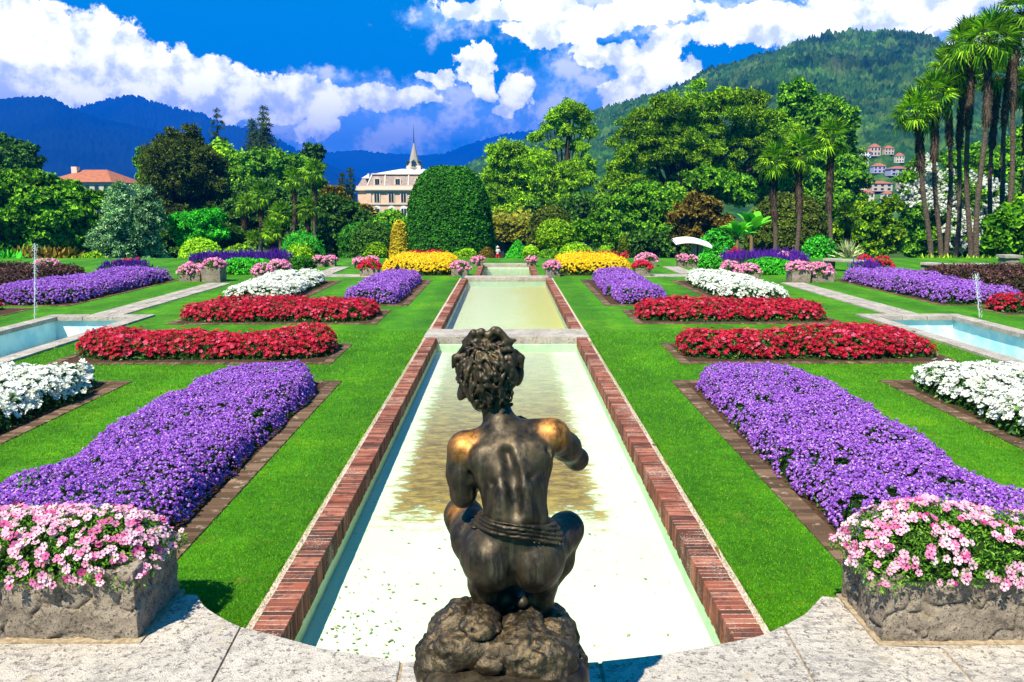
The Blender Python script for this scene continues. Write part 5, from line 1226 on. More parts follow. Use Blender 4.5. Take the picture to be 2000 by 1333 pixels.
def banana(label, Y, cx, ybase, ytop, rpx):
    m = MPP(Y); f = Q(cx, ybase, Y); c = Q(cx, ybase - (ybase - ytop) * .35, Y); t = thing('banana_plant', label, 'plant', (f[0], Y, zg(Y))); mb = MB()
    tube(mb, [(f[0], Y, zg(Y)), c], [.16, .11], 9); mb.build('stem', flat('banana_stem', (.20, .13, .05), .8), t, True); mb = MB()
    H = Q(cx, ytop, Y)[2] - c[2]
    for j in range(13):
        a = j * 2.4; el = rng.uniform(.5, 1.4); L = H * rng.uniform(.75, 1.1); d = np.array([math.cos(a) * math.cos(el), math.sin(a) * math.cos(el), math.sin(el)]); s = np.cross(d, [0, 0, 1]); s /= np.linalg.norm(s); V = []; k = 9
        for i in range(k):
            u = i / (k - 1); p = c + d * L * u + np.array([0, 0, -.45 * L * u * u]); w = L * .13 * math.sin(math.pi * min(1, .08 + u * .92)) ** .7
            for q, z in ((-1, -.25), (0, 0), (1, -.25)): V.append(p + s * w * q + np.array([0, 0, z * w]))
        mb.add(V, gridf(k, 3))
    mb.build('leaves', L_BPALE, t, True)
L_BPALE = LM('leaf_banana', (0.03, 0.25, 0.01), (0.06, 0.36, 0.015), (0.12, 0.48, 0.03), clump=1.0)
banana('banana plant with big bright paddle leaves', 50, 1440, 500, 392, 40)
banana('second smaller banana plant behind the first one', 58, 1468, 500, 372, 30)
shrub('bright emerald leafy shrub between the second and third palm', 48, 1598, 466, 514, 30, L_EMER, 6, 'dome', wob=.1, name='shrub', extra=1.0)
shrub('emerald shrub at the banana plant foot', 50, 1400, 452, 500, 28, L_EMER, 6, 'dome', wob=.12, name='shrub', extra=1.0)
def ferns(label, Y, x0, x1, y0, y1, mt, n=700, L=34, cat='shrub', name='fern_border'):
    a, b = Q(x0, y1, Y), Q(x1, y1, Y); m = MPP(Y); t = thing(name, label, cat, (a + b) / 2); mb = MB()
    P = np.c_[rng.uniform(a[0], b[0], n), Y + rng.uniform(-.8, .8, n), np.full(n, a[2] - .05)]
    T = np.array([[-.08, 0, 0], [.08, 0, 0], [.11, .1, .6], [-.11, .1, .6], [0, .32, .95]]); N = np.c_[rng.normal(0, .4, n), rng.normal(-.1, .3, n), np.ones(n)]
    M = frames(N); S = rng.uniform(.6, 1.1, n) * L * m; scatter(mb, T, np.array([[0, 1, 2, 3]]), P, M, S); scatter(mb, T[[3, 2, 4]], np.array([[0, 1, 2]]), P, M, S)
    mb.build('fronds', mt, t)
ferns('yellow-tinged ferns along the foot of the palm grove', 37.5, 1800, 1945, 500, 530, L_OLIVE)
ferns('low green foliage border behind the left basin', 38.5, 90, 200, 495, 528, L_BRIGHT, 600, 30)
ferns('russet low shrub border at the far left', 39, 20, 130, 480, 520, L_RUST, 700, 40)
ferns('light green leafy clump at the left picture edge', 37, -20, 34, 470, 530, L_EMER, 300, 44)
shrub('yellow-green rounded shrub left of the violet outer bed', 39, 185, 496, 524, 22, L_BRIGHT, 4, 'dome', wob=.12, name='shrub', extra=1.0)
# dark green low hedges in front of the salvia
def hedge(label, x0, x1, ya, yb, h, mt=L_EMER):
    t = thing('low_hedge', label, 'hedge', ((x0 + x1) / 2, (ya + yb) / 2, 0)); V, F = mound_mesh(x0, x1, ya, yb, h, 0, wob=.06, seed=int(x0 * 3) % 9, res=.2); mb = MB(); mb.add(V * [1, 1, .9] - [0, 0, .03], F); mb.build('twigs', INNER, t)
    n = int((x1 - x0) * (yb - ya) * 420); P, N = sample(V, F, n); mb = MB(); put_leaves(mb, P, N, .075, SP_BROAD, .6, .3); mb.build('leaves', mt, t)
hedge('low green hedge between the left pink planters', -9.9, -8.1, gy(537), gy(528), .42)
hedge('low green hedge between the right pink planters', 8.4, 9.9, gy(538), gy(528), .42)
hedge('tiny clipped hedge block near the left salvia end', -8.0, -7.2, gy(527), gy(521), .4, L_HEDGE)
hedge('small green clipped block left of the right pink planters', 7.2, 7.9, gy(526), gy(520), .45)
def cannas(label, x0, x1, Y, n, zt, mt=REDF):
    t = thing('red_flowers', label, 'flowers', ((x0 + x1) / 2, Y, zt)); mb = MB(); P = np.c_[rng.uniform(x0, x1, n), Y + rng.normal(0, .2, n), zt + rng.normal(0, .1, n)]
    scatter(mb, *POM[0], P, frames(np.tile([0, -.3, 1.], (n, 1)), jitter=.4), rng.uniform(.05, .12, n)); mb.build('blossoms', mt, t)
    mb = MB(); scatter(mb, SPIKE[0] * [.3, .3, 1], SPIKE[1], P - [0, 0, zt - zg(Y) + 0.0], frames(np.tile([0, 0, 1.], (n, 1))), np.full(n, zt - zg(Y))); mb.build('stems', L_MID, t)
a, b = Q(800, 498, 38.5), Q(868, 498, 38.5); cannas('row of red cannas at the foot of the dark dome, behind the left yellow bed', a[0], b[0], 38.5, 170, a[2])
a, b = Q(1128, 500, 38.5), Q(1225, 500, 38.5); cannas('thin row of red flowers behind the right yellow bed', a[0], b[0], 38.5, 110, a[2])
a, b = Q(225, 519, 33), Q(272, 519, 33); cannas('patch of red flowers behind the left outer violet bed', a[0], b[0], 33, 260, a[2])
a, b = Q(1425, 500, 33.5), Q(1450, 500, 33.5); cannas('small patch of red flowers behind the right violet salvia', a[0], b[0], 33.5, 90, a[2] + .05)
# ------------------------------------------------------------ bronze boy on a rock
def m_bronze(rough_rock=False):
    def b(nt):
        P = nt.pos(); sp = nt.node('ShaderNodeSeparateXYZ'); nt.put(sp.inputs[0], P); x, y, z = sp.outputs
        n = nt.noise(P, 9, 6, 0.65); f = nt.noise(P, 60, 5, 0.65); mp = nt.node('ShaderNodeMapping'); nt.put(mp.inputs[0], P); mp.inputs['Scale'].default_value = (1, 1, 0.12)
        st = nt.noise(mp.outputs[0], 34, 4, 0.6)
        c = nt.ramp(n, [(0.32, (0.020, 0.015, 0.011)), (0.52, (0.065, 0.047, 0.028)), (0.72, (0.13, 0.095, 0.045))])
        c = nt.mix(nt.m('MULTIPLY', nt.step(st, 0.50, 0.72), 0.45), c, (0.17, 0.14, 0.09))
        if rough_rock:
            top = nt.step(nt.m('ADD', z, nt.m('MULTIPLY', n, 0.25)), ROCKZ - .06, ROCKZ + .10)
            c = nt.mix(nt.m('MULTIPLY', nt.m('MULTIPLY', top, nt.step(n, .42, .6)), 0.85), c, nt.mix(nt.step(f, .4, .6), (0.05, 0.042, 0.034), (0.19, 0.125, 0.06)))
            r = nt.ramp(f, [(0.3, 0.28), (0.7, 0.6)])
            return princ(nt, c, r, 0.75, normal=nt.bump(nt.m('ADD', f, nt.m('MULTIPLY', n, 1.5)), 0.8, 0.008), spec=0.5)
        # shoulders worn bright by hands; left thigh has wear and sunlight painted in
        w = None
        for (q, r) in WORN_LIT:
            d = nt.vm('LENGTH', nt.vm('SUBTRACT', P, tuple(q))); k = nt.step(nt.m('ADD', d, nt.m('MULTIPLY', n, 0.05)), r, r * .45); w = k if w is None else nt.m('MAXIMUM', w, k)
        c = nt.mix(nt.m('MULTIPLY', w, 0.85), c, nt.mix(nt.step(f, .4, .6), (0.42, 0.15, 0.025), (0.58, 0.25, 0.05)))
        dk = nt.noise(mp.outputs[0], 15, 5, 0.7); c = nt.mix(nt.m('MULTIPLY', nt.step(dk, .5, .62), .7), c, (0.012, 0.010, 0.009))
        r = nt.ramp(nt.m('ADD', nt.m('MULTIPLY', n, .5), nt.m('MULTIPLY', f, .5)), [(0.35, 0.40), (0.65, 0.66)])
        return princ(nt, c, r, 0.7, normal=nt.bump(nt.m('ADD', nt.m('MULTIPLY', f, .5), n), 0.25, 0.006), spec=0.5)
    return b
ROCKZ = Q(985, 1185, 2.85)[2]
WORN_LIT = [(Q(908, 868, 2.93), .115), (Q(1082, 838, 2.95), .12), (Q(1090, 1010, 3.05), .05), (Q(895, 1005, 3.08), .09)]
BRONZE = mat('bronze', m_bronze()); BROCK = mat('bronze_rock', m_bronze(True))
def statue():
    t = thing('bronze_statue', 'dark bronze statue of a crouching curly-haired boy on a rock, seen from behind', 'statue', (Q(1000, 1200, 2.8)[0], 2.8, ZL))
    q = Q
    torso = [ell(q(1008, 1010, 2.84), (.118, .100, .11)), ell(q(1004, 955, 2.87), (.124, .10, .13)), ell(q(997, 905, 2.92), (.158, .105, .125)), ell(q(992, 868, 2.96), (.135, .085, .075)),
             ell(q(962, 1085, 2.86), (.116, .135, .128)), ell(q(1042, 1087, 2.86), (.116, .135, .128)), ell(q(1003, 1045, 2.88), (.150, .12, .11))]
    cl = [cap(q(985, 858, 2.965), q(915, 872, 2.955), .060, .058), cap(q(985, 850, 2.97), q(1075, 848, 2.97), .060, .058)]
    body = torso + cl + [cap(q(986, 862, 2.965), q(968, 795, 3.01), .064, .055),
        ell(q(952, 735, 3.04), (.092, .108, .118)), ell(q(944, 765, 3.10), (.062, .065, .075)), cap(q(937, 752, 3.165), q(934, 766, 3.178), .012, .016), ell(q(941, 790, 3.13), (.032, .03, .025)),
        ell(q(928, 748, 3.135), (.018, .014, .012)), ell(q(956, 746, 3.135), (.018, .014, .012)), cap(q(930, 777, 3.155), q(950, 778, 3.155), .008, .008),
        ell(q(903, 765, 3.03), (.016, .028, .038), (0, .35, .4)), ell(q(1014, 735, 3.04), (.016, .028, .040), (0, .2, -.4)),
        # arms
        cap(q(905, 880, 2.94), q(901, 925, 2.925), .062, .052), cap(q(901, 925, 2.925), q(905, 966, 2.93), .050, .043), cap(q(905, 966, 2.93), q(935, 935, 3.17), .042, .028),
        cap(q(1082, 855, 2.965), q(1106, 874, 3.03), .062, .052), cap(q(1106, 874, 3.03), q(1126, 897, 3.12), .048, .040), cap(q(1126, 897, 3.12), q(1050, 842, 3.27), .040, .027),
        # legs
        ell(q(914, 1050, 3.0), (.064, .10, .085)), cap(q(960, 1085, 2.90), q(905, 1008, 3.14), .110, .072), cap(q(905, 1008, 3.14), q(930, 1090, 3.10), .070, .060), cap(q(930, 1090, 3.10), q(952, 1160, 2.98), .058, .036), cap(q(952, 1168, 2.95), q(948, 1165, 3.14), .036, .026),
        cap(q(1050, 1087, 2.90), q(1106, 1034, 3.12), .098, .066), cap(q(1106, 1034, 3.12), q(1090, 1095, 3.06), .064, .054), cap(q(1092, 1095, 3.06), q(1058, 1160, 2.96), .056, .036), cap(q(1058, 1172, 2.93), q(1050, 1170, 3.13), .036, .026),
        cap(q(945, 1140, 2.90), q(955, 1190, 2.92), .062, .050), cap(q(1060, 1140, 2.90), q(1048, 1192, 2.92), .060, .050), ell(q(1002, 1165, 2.96), (.08, .06, .06)),
        cap(q(1020, 1176, 2.84), q(1012, 1172, 2.95), .022, .026)]
    # hands: palm, four curled fingers, thumb
    for (w, hd) in ((q(935, 935, 3.17), 1), (q(1050, 842, 3.27), -1)):
        d = np.array([.8 * hd, .5, .25]); d /= np.linalg.norm(d); s = np.cross(d, [0, 0, 1.]); s /= np.linalg.norm(s); u = np.cross(s, d); body.append(cap(w, w + d * .05, .026, .026, ) + (.012,))
        for k, L in enumerate((.030, .036, .034, .026)):
            b0 = w + d * .06 + u * (.024 - .016 * k); b1 = b0 + d * L; b2 = b1 + s * .022 * hd + d * .008; body += [cap(b0, b1, .009, .008) + (.004,), cap(b1, b2, .008, .007) + (.004,)]
        body += [cap(w + d * .02 + s * .02, w + d * .05 + s * .045 * hd + u * .02, .011, .009) + (.005,)]
    # muscles
    body += [ell(q(942, 905, 2.865), (.052, .028, .062), (0, .25, 0)), ell(q(1050, 893, 2.875), (.052, .028, .060), (0, -.25, 0)), cap(q(985, 960, 2.79), q(980, 1010, 2.775), .022, .026), cap(q(1025, 955, 2.79), q(1030, 1005, 2.775), .024, .026)]
    grooves = [(cap(q(990, 885, 2.84), q(1001, 930, 2.79), .012, .016), .035), (cap(q(1001, 930, 2.79), q(1006, 1000, 2.745), .016, .012), .035), (cap(q(1003, 1092, 2.715), q(1003, 1165, 2.80), .012, .030), .022),
               (cap(q(925, 986, 2.80), q(985, 996, 2.735), .004, .003), .014), (cap(q(930, 972, 2.80), q(975, 982, 2.745), .003, .003), .012), (cap(q(928, 1000, 2.78), q(990, 1008, 2.735), .003, .003), .010),
               (cap(q(935, 925, 2.80), q(962, 945, 2.80), .006, .004), .02), (cap(q(1062, 915, 2.82), q(1035, 935, 2.80), .006, .004), .02), (cap(q(925, 895, 2.87), q(918, 940, 2.86), .008, .006), .02), (cap(q(1068, 880, 2.87), q(1075, 925, 2.88), .008, .006), .02)]
    def post(P, D):
        for (f, a, b), k in grooves:
            d = -f(P); h = np.clip(0.5 - 0.5 * (D - d) / k, 0, 1); D = D * (1 - h) + d * h + k * h * (1 - h)
        return D + .0016 * vnoise(P, 22) + .0008 * vnoise(P, 60)
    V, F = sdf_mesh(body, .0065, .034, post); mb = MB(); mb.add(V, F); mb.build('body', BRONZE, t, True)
    # hair: swirling locks
    hc = q(952, 722, 3.03); hs = [ell(hc, (.102, .115, .116)), ell(q(957, 762, 2.985), (.068, .055, .060))]
    r2 = np.random.default_rng(11)
    for k in range(620):
        d = r2.normal(0, 1, 3); d /= np.linalg.norm(d)
        if d[1] > .55 and d[2] < .25: continue
        c = hc + d * np.array([.104, .117, .120]) if r2.random() < .84 else q(957, 762, 2.985) + d * [.070, .056, .066]
        cw = d - np.array([-.15, -.35, .9]); sw = cw + np.cross(d, cw) * .7 * math.sin(k * 1.7) + r2.normal(0, .28, 3); sw -= d * (sw @ d); sw /= np.linalg.norm(sw) + 1e-6
        L = r2.uniform(.035, .070); m_ = c + sw * L * .5 + d * r2.uniform(.003, .012); e = c + sw * L - d * .002; w = r2.uniform(.0045, .0085)
        hs += [cap(c, m_, w, w * .9) + (.005,), cap(m_, e, w * .9, w * .3) + (.005,)]
    for (a, b) in (((925, 652), (905, 668)), ((940, 650), (935, 668)), ((965, 645), (985, 655)), ((975, 650), (1000, 672)), ((955, 655), (972, 640)), ((990, 668), (1008, 665)), ((920, 665), (896, 690)), ((1005, 690), (1022, 700)), ((960, 800), (945, 806)), ((985, 795), (1000, 790)), ((945, 795), (930, 800)), ((890, 700), (884, 720)), ((905, 740), (893, 748)), ((1016, 700), (1020, 720))):
        A, B = q(*a, 3.0), q(*b, 3.0); hs += [cap(A, B, .016, .006) + (.008,)]
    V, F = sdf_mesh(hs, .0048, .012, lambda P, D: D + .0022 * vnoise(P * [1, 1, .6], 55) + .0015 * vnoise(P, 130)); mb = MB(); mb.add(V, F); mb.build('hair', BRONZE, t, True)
    # loincloth band round the hips
    def sash():
        ts = torso
        A, B, C_ = q(925, 1020, 2.80), q(1090, 1044, 2.80), q(1005, 1010, 3.02); n = np.cross(B - A, C_ - A); n /= np.linalg.norm(n); n = n if n[2] > 0 else -n
        def post2(P, D):
            h = (P - A) @ n; u = (P[..., 0] - A[0]) / (B[0] - A[0]); wv = .0045 * np.sin(h * 420 + 2.0 * np.sin(u * 7) + P[..., 0] * 25) + .004 * vnoise(P * [1, 1, 2.2], 38)
            return np.maximum(np.maximum(D - .013 + wv, np.abs(h + .004 * vnoise(P, 20)) - (.027 + .006 * u)), -(D + .02))
        return sdf_mesh([p for p in ts], .0055, .034, post2, pad=.02)
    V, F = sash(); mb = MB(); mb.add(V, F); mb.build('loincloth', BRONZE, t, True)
    # rock and round plinth
    rk = [ell(q(975, 1247, 2.86), (.235, .22, .115)), ell(q(1040, 1275, 2.84), (.19, .21, .16)), ell(q(922, 1236, 2.84), (.125, .17, .10)), ell(q(880, 1300, 2.82), (.11, .16, .15)), ell(q(985, 1400, 2.84), (.27, .26, .24)), ell(q(1080, 1300, 2.82), (.10, .16, .16))]
    def post3(P, D):
        g = np.abs(vnoise(P * [1, 1, 1.4] + 3, 7.5)); g2 = np.abs(vnoise(P + 8, 17)); return D + .026 * vnoise(P, 5) - .020 * g + .022 * (1 - np.minimum(1, g * 6)) + .010 * (1 - np.minimum(1, g2 * 5)) - .014 * np.abs(vnoise(P * [1, 1, 2.0], 14)) + .008 * np.abs(vnoise(P * [.6, 1, 1.6], 36)) + .004 * vnoise(P, 70)
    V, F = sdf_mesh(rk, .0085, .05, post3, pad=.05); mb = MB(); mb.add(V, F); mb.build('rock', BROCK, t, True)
    c = q(984, 1320, 2.82); zt_ = q(1130, 1272, 2.82)[2]; pr = [(.001, zt_ + .002), (.27, zt_), (.30, zt_ - .012), (.315, zt_ - .04), (.32, zt_ - .1), (.32, zt_ - .2), (.30, zt_ - .23), (.30, ZL + .1), (.34, ZL + .08), (.34, ZL - .01)]
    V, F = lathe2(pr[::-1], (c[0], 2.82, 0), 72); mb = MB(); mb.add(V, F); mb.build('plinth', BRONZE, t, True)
statue()
# ------------------------------------------------------------ stone planters with petunias
def blocks_planter(mb, x0, x1, y0, y1, z0, z1, amp, res):
    """ring of rough stone blocks, open on top"""
    w = min(x1 - x0, y1 - y0) * 0.16
    rough_box(mb, x0, x1, y0, y0 + w, z0, z1, amp, res, 5, w * .35); rough_box(mb, x0, x1, y1 - w, y1, z0, z1 * 1.0, amp, res, 5, w * .35)
    rough_box(mb, x0, x0 + w, y0 + w * .6, y1 - w * .6, z0, z1 - .01, amp, res, 5, w * .35); rough_box(mb, x1 - w, x1, y0 + w * .6, y1 - w * .6, z0, z1 - .01, amp, res, 5, w * .35)
    mb.box(x0 + w * .8, x1 - w * .8, y0 + w * .8, y1 - w * .8, z0 + .02, z1 - .06)
def petunias(t, x0, x1, y0, y1, z, h, over, n, size, bm, far=True, nl=None, seed=0, droop=0.0):
    V, F = mound_mesh(x0 - over, x1 + over, y0 - over, y1 + over, h + (.04 if far else .05), z - (.04 if far else .05), wob=over * .6, seed=seed, res=.08 if not far else .12, p=2.2, bumpy=.05)
    cen = np.array([(x0 + x1) / 2, (y0 + y1) / 2, z]); mb = MB(); mb.add(cen + (V - cen) * [.86, .86, .80], F); 
    mb.build('stems', INNER, t); nl = nl or n * 3
    P, N = sample(V, F, nl); P += N * rng.uniform(-.06, .015, (nl, 1)) * (h / .25); mb = MB(); scatter(mb, LEAFN[0] * [1.6, 1, 1], LEAFN[1], P, frames(N * .5 + rng.normal(0, .7, (nl, 3)) + [0, 0, .3]), rng.uniform(.7, 1.5, nl) * size * .8); mb.build('foliage', FOLP, t)
    P, N = sample(V, F, n); g = (vnoise(P + seed, 9.0) * .5 + vnoise(P + 4, 19) * .5 > -.20) & (P[:, 2] > z - .10) & ((P[:, 2] > z + .02) | (rng.random(n) < .6)); P, N = P[g], N[g]; P += N * rng.uniform(0, .03, (len(P), 1)) * (size / .035)
    mb = MB(); up = N * .9 + rng.normal(0, .35, (len(P), 3)) + [0, -.35, .25]
    if far: scatter(mb, *POM[0], P, frames(up), rng.uniform(.8, 1.3, len(P)) * size)
    else: scatter(mb, TRUMPET[0], TRUMPET[1], P, frames(up), rng.uniform(.8, 1.12, len(P)) * size, TRUMPET[2])
    mb.build('blossoms', bm, t, attr=not far)
FOLP = leafmat('petunia_foliage', [(0, (0.03, 0.12, 0.008)), (0.5, (0.09, 0.27, 0.012)), (1, (0.24, 0.44, 0.03))], 0.3, 0.45, 0.3, 4, 0.3)
def planter(label, px0, px1, ybase, yrim, bm=PINKF, depth=None, hf=.34, group='far stone planters', rz=0):
    b = G((px0 + px1) / 2, ybase); Y = b[1]; x0, x1 = G(px0, ybase)[0], G(px1, ybase)[0]; z = Q(px0, yrim, Y)[2]; d = depth or (x1 - x0)
    t = thing('stone_planter', label, 'planter', ((x0 + x1) / 2, Y + d / 2, 0), group); mb = MB(); blocks_planter(mb, x0, x1, Y, Y + d, -.02, z, .02, .09); mb.build('stone_basin', ROCK, t, True)
    petunias(t, x0, x1, Y, Y + d, z, (x1 - x0) * hf, .05, int(330 * (x1 - x0) ** 2 + 60), .052, bm, True, seed=int(px0) % 13)
    return t
PL = [(62, 104, 533, 524, PINKF, 'pink petunia planter alone before the russet shrubs, far left'), (349, 391, 551, 533, PINKF, 'front planter of the pair at the top of the left path'), (393, 431, 552, 521, PINKF, 'taller planter of the pair at the top of the left path'),
      (493, 530, 550, 533, PINKF, 'front planter of the pair behind the far white bed at left'), (526, 560, 543, 522, PINKF, 'rear planter of the pair behind the far white bed at left'), (613, 634, 522, 511, PINKF, 'left planter of the small pair left of the yellow bed'), (634, 654, 521, 508, PINKF, 'right planter of the small pair left of the yellow bed'),
      (703, 738, 541, 524, REDF, 'planter of red geraniums left of the left yellow bed'), (716, 736, 521, 510, PINKF, 'pink planter just behind the left red geranium planter'), (692, 712, 524, 514, PINKF, 'low pink planter left behind the left red geranium planter'), (881, 914, 540, 526, PINKF, 'pink planter between the left yellow bed and the far basin'), (923, 943, 521, 510, PINKF, 'pink planter at the left far corner of the last basin'),
      (1029, 1047, 521, 509, PINKF, 'pink planter at the right far corner of the last basin'), (1065, 1094, 541, 524, PINKF, 'pink planter between the far basin and the right yellow bed'), (1241, 1271, 541, 524, REDF, 'planter of red geraniums right of the right yellow bed'), (1247, 1284, 521, 510, PINKF, 'pink planter just behind the right red geranium planter'),
      (1324, 1344, 522, 507, PINKF, 'left planter of the small pair below the white canopy'), (1342, 1364, 523, 511, PINKF, 'right planter of the small pair below the white canopy'), (1416, 1444, 541, 523, PINKF, 'rear planter of the pair beside the far white bed at right'), (1447, 1486, 550, 532, PINKF, 'front planter of the pair beside the far white bed at right'),
      (1546, 1584, 553, 527, PINKF, 'taller planter of the pair at the top of the right path'), (1586, 1630, 552, 534, PINKF, 'lower planter of the pair at the top of the right path'), (1873, 1895, 541, 526, PINKF, 'pink petunia planter on the low wall far right'), (1524, 1545, 520, 503, PINKF, 'pink planter behind the right violet salvia'), (1240, 1256, 524, 516, PINKF, 'tiny pink planter hidden behind the right red geraniums')]
for a in PL[:-1]: planter(a[5], a[0], a[1], a[2], a[3], a[4])
# azalea pots
for (x0, x1, yb, yr, lab) in ((1680, 1706, 527, 516, 'pot of bright red azalea left of its twin at right'), (1714, 1746, 530, 521, 'pot of bright red azalea right of its twin at right')):
    planter(lab, x0, x1, yb, yr, REDAZ if 'REDAZ' in globals() else REDF, hf=.55, group='red azalea pots')

# the two large planters on the ledge
def big_planter(s, label):
    if s < 0: x1, y0 = G(252, 1252, ZL)[:2]; x1 += .05; y1 = G(362, 1157, ZL)[1]; x0 = x1 - 1.05; z = Q(262, 1119, y0)[2]
    else: x0, y0 = G(1738, 1256, ZL)[:2]; x0 -= .05; y1 = G(1625, 1166, ZL)[1]; x1 = x0 + 1.05; z = Q(1735, 1119, y0)[2]
    t = thing('stone_planter', label, 'planter', ((x0 + x1) / 2, (y0 + y1) / 2, ZL)); mb = MB(); w = .14
    f_ = .80 if s > 0 else .30
    for (a, b, c, d) in ((x0, x0 + (x1 - x0) * f_, y0, y0 + w), (x0 + (x1 - x0) * (f_ + .005), x1, y0, y0 + w), (x0, x1, y1 - w, y1), (x0, x0 + w, y0 + w * .7, y0 + (y1 - y0) * .6), (x0, x0 + w, y0 + (y1 - y0) * .61, y1 - w * .7), (x1 - w, x1, y0 + w * .7, y0 + (y1 - y0) * .4), (x1 - w, x1, y0 + (y1 - y0) * .41, y1 - w * .7)):
        rough_box(mb, a, b, c, d, ZL - .02, z + rng.uniform(-.015, .01), .026, .011, 8.5, .012)
    mb.box(x0 + w * .8, x1 - w * .8, y0 + w * .8, y1 - w * .8, ZL, z - .05); mb.build('stone_basin', ROCK, t, True)
    petunias(t, x0, x1, y0 + .03, y1, z, .20, .09, 900, .0225, PINKM, False, 8000, seed=3 + s)
    mb = MB(); rough_box(mb, x0 - .025, x1 + .025, y0 - .03, y1 + .03, ZL - .03, ZL + .012, .006, .04, 6, .01); mb.build('mortar_bed', MORTAR, t, True)
big_planter(-1, 'large rough stone planter of pink petunias at the lower left corner')
big_planter(1, 'large rough stone planter of pink petunias at the lower right corner')

# benches and low walls
def bench(label, pxa, pya, pxb, pyb, h=.42, w=.5, name='stone_bench'):
    a, b = G(pxa, pya), G(pxb, pyb); d = b - a; L = np.linalg.norm(d); ang = math.atan2(d[1], d[0]); t = thing(name, label, name.split('_')[1], (a + b) / 2)
    mb = MB(); rough_box(mb, -L / 2, L / 2, 0, w, h - .09, h, .006, .12, 3, .02); o = mb.build('slab', COPEM, None, True); mb = MB()
    for u in np.linspace(-.42, .42, max(2, int(L / 2) + 1)): rough_box(mb, u * L - .12, u * L + .12, .06, w - .06, -.02, h - .085, .01, .1, 4, .02)
    p = mb.build('supports', ROCK, None, True)
    for q in (o, p): q.parent = t; q.matrix_parent_inverse = Matrix(); q.rotation_euler = (0, 0, ang)
bench('stone slab seat between the pair of planters on the left path', 391, 549, 396, 549.5, .35)
bench('low stone wall slab beside the agave at right', 1605, 528, 1685, 534, .42)
bench('low stone wall slab behind the right outer violet bed', 1795, 537, 1868, 543, .42)
bench('low stone wall slab beside the far right pink planter', 1893, 540, 1935, 541, .42)
bench('low stone slab beside the far left pink planter', 60, 534, 108, 533, .22)

# arbour, canopy, people
def pergola():
    Y = 88; m = MPP(Y); t = thing('arbour', 'dark arbour with yellow-green climber over its beam at the end of the water axis', 'arbour', (Q(985, 500, Y)[0], Y, zg(Y)))
    zb = zg(Y); a, b = Q(958, 470, Y)[0], Q(1042, 470, Y)[0]; z = Q(985, 462, Y)[2]; mb = MB()
    for x in (Q(981, 480, Y)[0], b - .3, a + .3):
        for dy in (0, 5): mb = MB(); mb.box(x - .22, x + .22, Y + dy - .22, Y + dy + .22, zb, z - .01); mb.build('post', IRON, t)
    mb = MB(); mb.box(a, b, Y - .25, Y + .25, z, z + .35); mb.box(a, b, Y + 4.75, Y + 5.25, z, z + .35)
    for x in np.linspace(a + .2, b - .2, 9): mb.box(x - .08, x + .08, Y - .5, Y + 5.5, z + .352, z + .5)
    mb.build('beams', IRON, t); mb = MB(); n = 2600; P = np.c_[rng.uniform(a, b, n), rng.uniform(Y - .6, Y + 5.4, n), z + .45 + np.abs(rng.normal(0, .7, n))]; f = rng.random(n) < .35; P[f, 1] = Y - .5 + rng.normal(0, .15, f.sum()); P[f, 2] = z + rng.uniform(-.4, 1.4, f.sum())
    put_leaves(mb, P, np.tile([0, -.5, 1.], (n, 1)), .42, SP_BROAD, .6, .2); mb.build('climber', L_YG, t)
    mb = MB(); mb.box(a - 1, b + 1, Y + 9, Y + 9.3, zb, z + 1.2); o = mb.build('back_hedge', INNER, t)
L_YG = leafmat('leaf_climber', [(0, (0.10, 0.13, 0.008)), (0.6, (0.30, 0.30, 0.015)), (1, (0.5, 0.45, 0.03))], 0.3, 0.5, 0.2, 0.5, 0.3)
pergola()
def canopy():
    Y = 44; m = MPP(Y); zb = zg(Y); c = Q(1350, 490, Y); t = thing('canopy', 'white curved canopy on a pale post under the dark trees', 'canopy', (c[0], Y, zb)); a, b = Q(1313, 472, Y), Q(1383, 480, Y); V = []
    for i in range(13):
        u = i / 12; x = a[0] + (b[0] - a[0]) * u; z = a[2] + (b[2] - a[2]) * u + .22 * math.sin(u * math.pi * .95) * (1 - .3 * u)
        for yy, dz in ((Y - .9, 0), (Y, .16), (Y + .9, 0)): V.append((x, yy, z + dz))
    V = np.array(V); F = gridf(13, 3); mb = MB(); mb.add(V, F); mb.add(V - [0, 0, .1], F[:, ::-1]); 
    for i in range(12): mb.add([V[i * 3], V[i * 3 + 3], V[i * 3 + 3] - [0, 0, .14], V[i * 3] - [0, 0, .14]], [(0, 3, 2, 1)])
    mb.build('awning', WHITEP, t); mb = MB()
    for px in (1357, 1366): x = Q(px, 480, Y)[0]; mb.box(x - .16, x + .16, Y - .16, Y + .16, zb, Q(px, 474, Y)[2])
    mb.build('post', COPEM, t); mb = MB()
    for x in np.arange(Q(1368, 500, Y)[0], Q(1420, 500, Y)[0], .22): mb.box(x - .03, x + .03, Y + .2, Y + .26, zb, Q(1380, 499, Y)[2])
    for z in (Q(1380, 501, Y)[2], Q(1380, 512, Y)[2]): mb.box(Q(1368, 500, Y)[0], Q(1420, 500, Y)[0], Y + .27, Y + .31, z - .03, z + .03)
    mb.build('picket_rail', STUC2, t)
canopy()
SKIN = flat('skin', (0.55, 0.30, 0.20), .6)
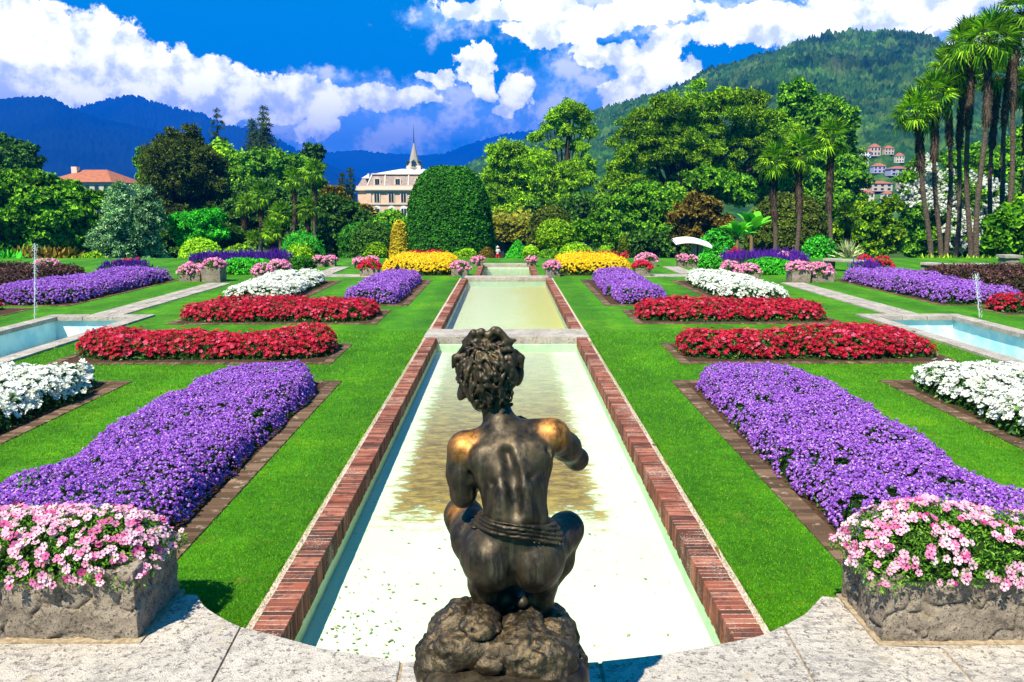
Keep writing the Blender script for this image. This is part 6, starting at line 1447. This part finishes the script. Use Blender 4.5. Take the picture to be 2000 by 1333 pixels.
def capsule_person(label, px, py, Y, top, legs, hat, hair, H=1.68):
    f0 = Q(px, py, Y); zb = f0[2]; f = np.array([f0[0], Y, zb]); t = thing('person', label, 'person', f); k = H / 1.7
    def S(prims, name, m, res=.03, sm=.03):
        V, F = sdf_mesh(prims, res * k, sm); mb = MB(); mb.add(V * k + f, F); return mb.build(name, m, t, True)
    J = lambda *a: np.array(a, float)
    body = [cap(J(0, -.03, 1.60), J(0, -.01, 1.63), .095, .09), cap(J(0, 0, 1.44), J(0, -.02, 1.55), .052, .05), cap(J(-.10, 0, 1.36), J(.10, 0, 1.36), .10, .10), cap(J(0, 0, 1.30), J(0, 0, 1.08), .135, .115), cap(J(0, 0, 1.0), J(0, 0, .92), .13, .14),
            cap(J(-.09, 0, .88), J(-.10, -.03, .50), .085, .055), cap(J(-.10, -.03, .50), J(-.10, .02, .09), .052, .036), cap(J(-.10, .02, .05), J(-.12, -.13, .04), .045, .035), cap(J(.09, 0, .88), J(.11, -.06, .50), .085, .055), cap(J(.11, -.06, .50), J(.12, .03, .09), .052, .036), cap(J(.12, .03, .05), J(.14, -.12, .04), .045, .035),
            cap(J(-.18, 0, 1.38), J(-.25, -.0, 1.13), .048, .04), cap(J(-.25, 0, 1.13), J(-.12, -.20, 1.25), .038, .028), cap(J(-.12, -.20, 1.25), J(-.05, -.24, 1.30), .03, .026), cap(J(.18, 0, 1.38), J(.25, 0, 1.13), .048, .04), cap(J(.25, 0, 1.13), J(.12, -.20, 1.25), .038, .028), cap(J(.12, -.20, 1.25), J(.05, -.24, 1.30), .03, .026), cap(J(0, -.12, 1.60), J(0, -.135, 1.59), .012, .016)]
    S(body, 'body', SKIN)
    S([cap(J(-.12, 0, 1.37), J(.12, 0, 1.37), .11, .11), cap(J(0, 0, 1.30), J(0, 0, 1.0), .15, .145), cap(J(-.18, 0, 1.38), J(-.235, 0, 1.2), .062, .058), cap(J(.18, 0, 1.38), J(.235, 0, 1.2), .062, .058)], 'shirt', top)
    S([cap(J(0, 0, 1.0), J(0, 0, .88), .145, .155), cap(J(-.09, 0, .88), J(-.10, -.02, .62), .105, .095), cap(J(.09, 0, .88), J(.11, -.03, .62), .105, .095)], 'shorts', legs)
    S([cap(J(-.10, .02, .05), J(-.12, -.14, .04), .055, .045), cap(J(.12, .03, .05), J(.14, -.13, .04), .055, .045)], 'shoes', WHITEP)
    if hat: S([cap(J(0, -.02, 1.68), J(0, -.02, 1.72), .11, .085), disc(J(0, -.02, 1.665), .20, .015)], 'sun_hat', hat)
    S([cap(J(0, .03, 1.62), J(0, .0, 1.66), .10, .095), cap(J(0, .05, 1.60), J(0, .06, 1.48), .075, .05)], 'hair', hair)
HAIR = flat('dark_hair', (0.03, 0.018, 0.01), .6)
capsule_person('person in white top, red shorts and sun hat standing beyond the far basin', 972, 514.5, 84, WHITEP, flat('red_cloth', (0.6, 0.01, 0.02), .8), flat('straw_hat', (0.75, 0.72, 0.65), .8), HAIR)
capsule_person('person in dark clothes half hidden among the shrubs right of the yellow bed', 1197, 505, 82, flat('dark_cloth', (0.05, 0.04, 0.06), .8), flat('navy_cloth', (0.03, 0.05, 0.15), .8), None, HAIR)
capsule_person('person in a white top and blue cap among the dark trees', 1273, 511, 78, WHITEP, flat('blue_cloth', (0.08, 0.12, 0.4), .8), flat('cap_cloth', (0.1, 0.1, 0.2), .8), HAIR)
# statue-like pillar at the right edge
def pillar():
    Y = 30; a, b = Q(1961, 540, Y), Q(1990, 540, Y); z = Q(1970, 505, Y)[2]; t = thing('stone_pillar', 'weathered stone pillar under the broad-leaved tree at the right edge', 'pillar', (a[0], Y, 0)); mb = MB(); rough_box(mb, a[0], b[0], Y, Y + .5, -.05, z, .03, .08, 4, .05); mb.build('shaft', ROCK, t, True); mb = MB(); rough_box(mb, a[0] - .06, b[0] + .06, Y - .06, Y + .56, z + .002, z + .12, .01, .08, 4, .02); mb.build('capstone', COPEM, t, True)
pillar()
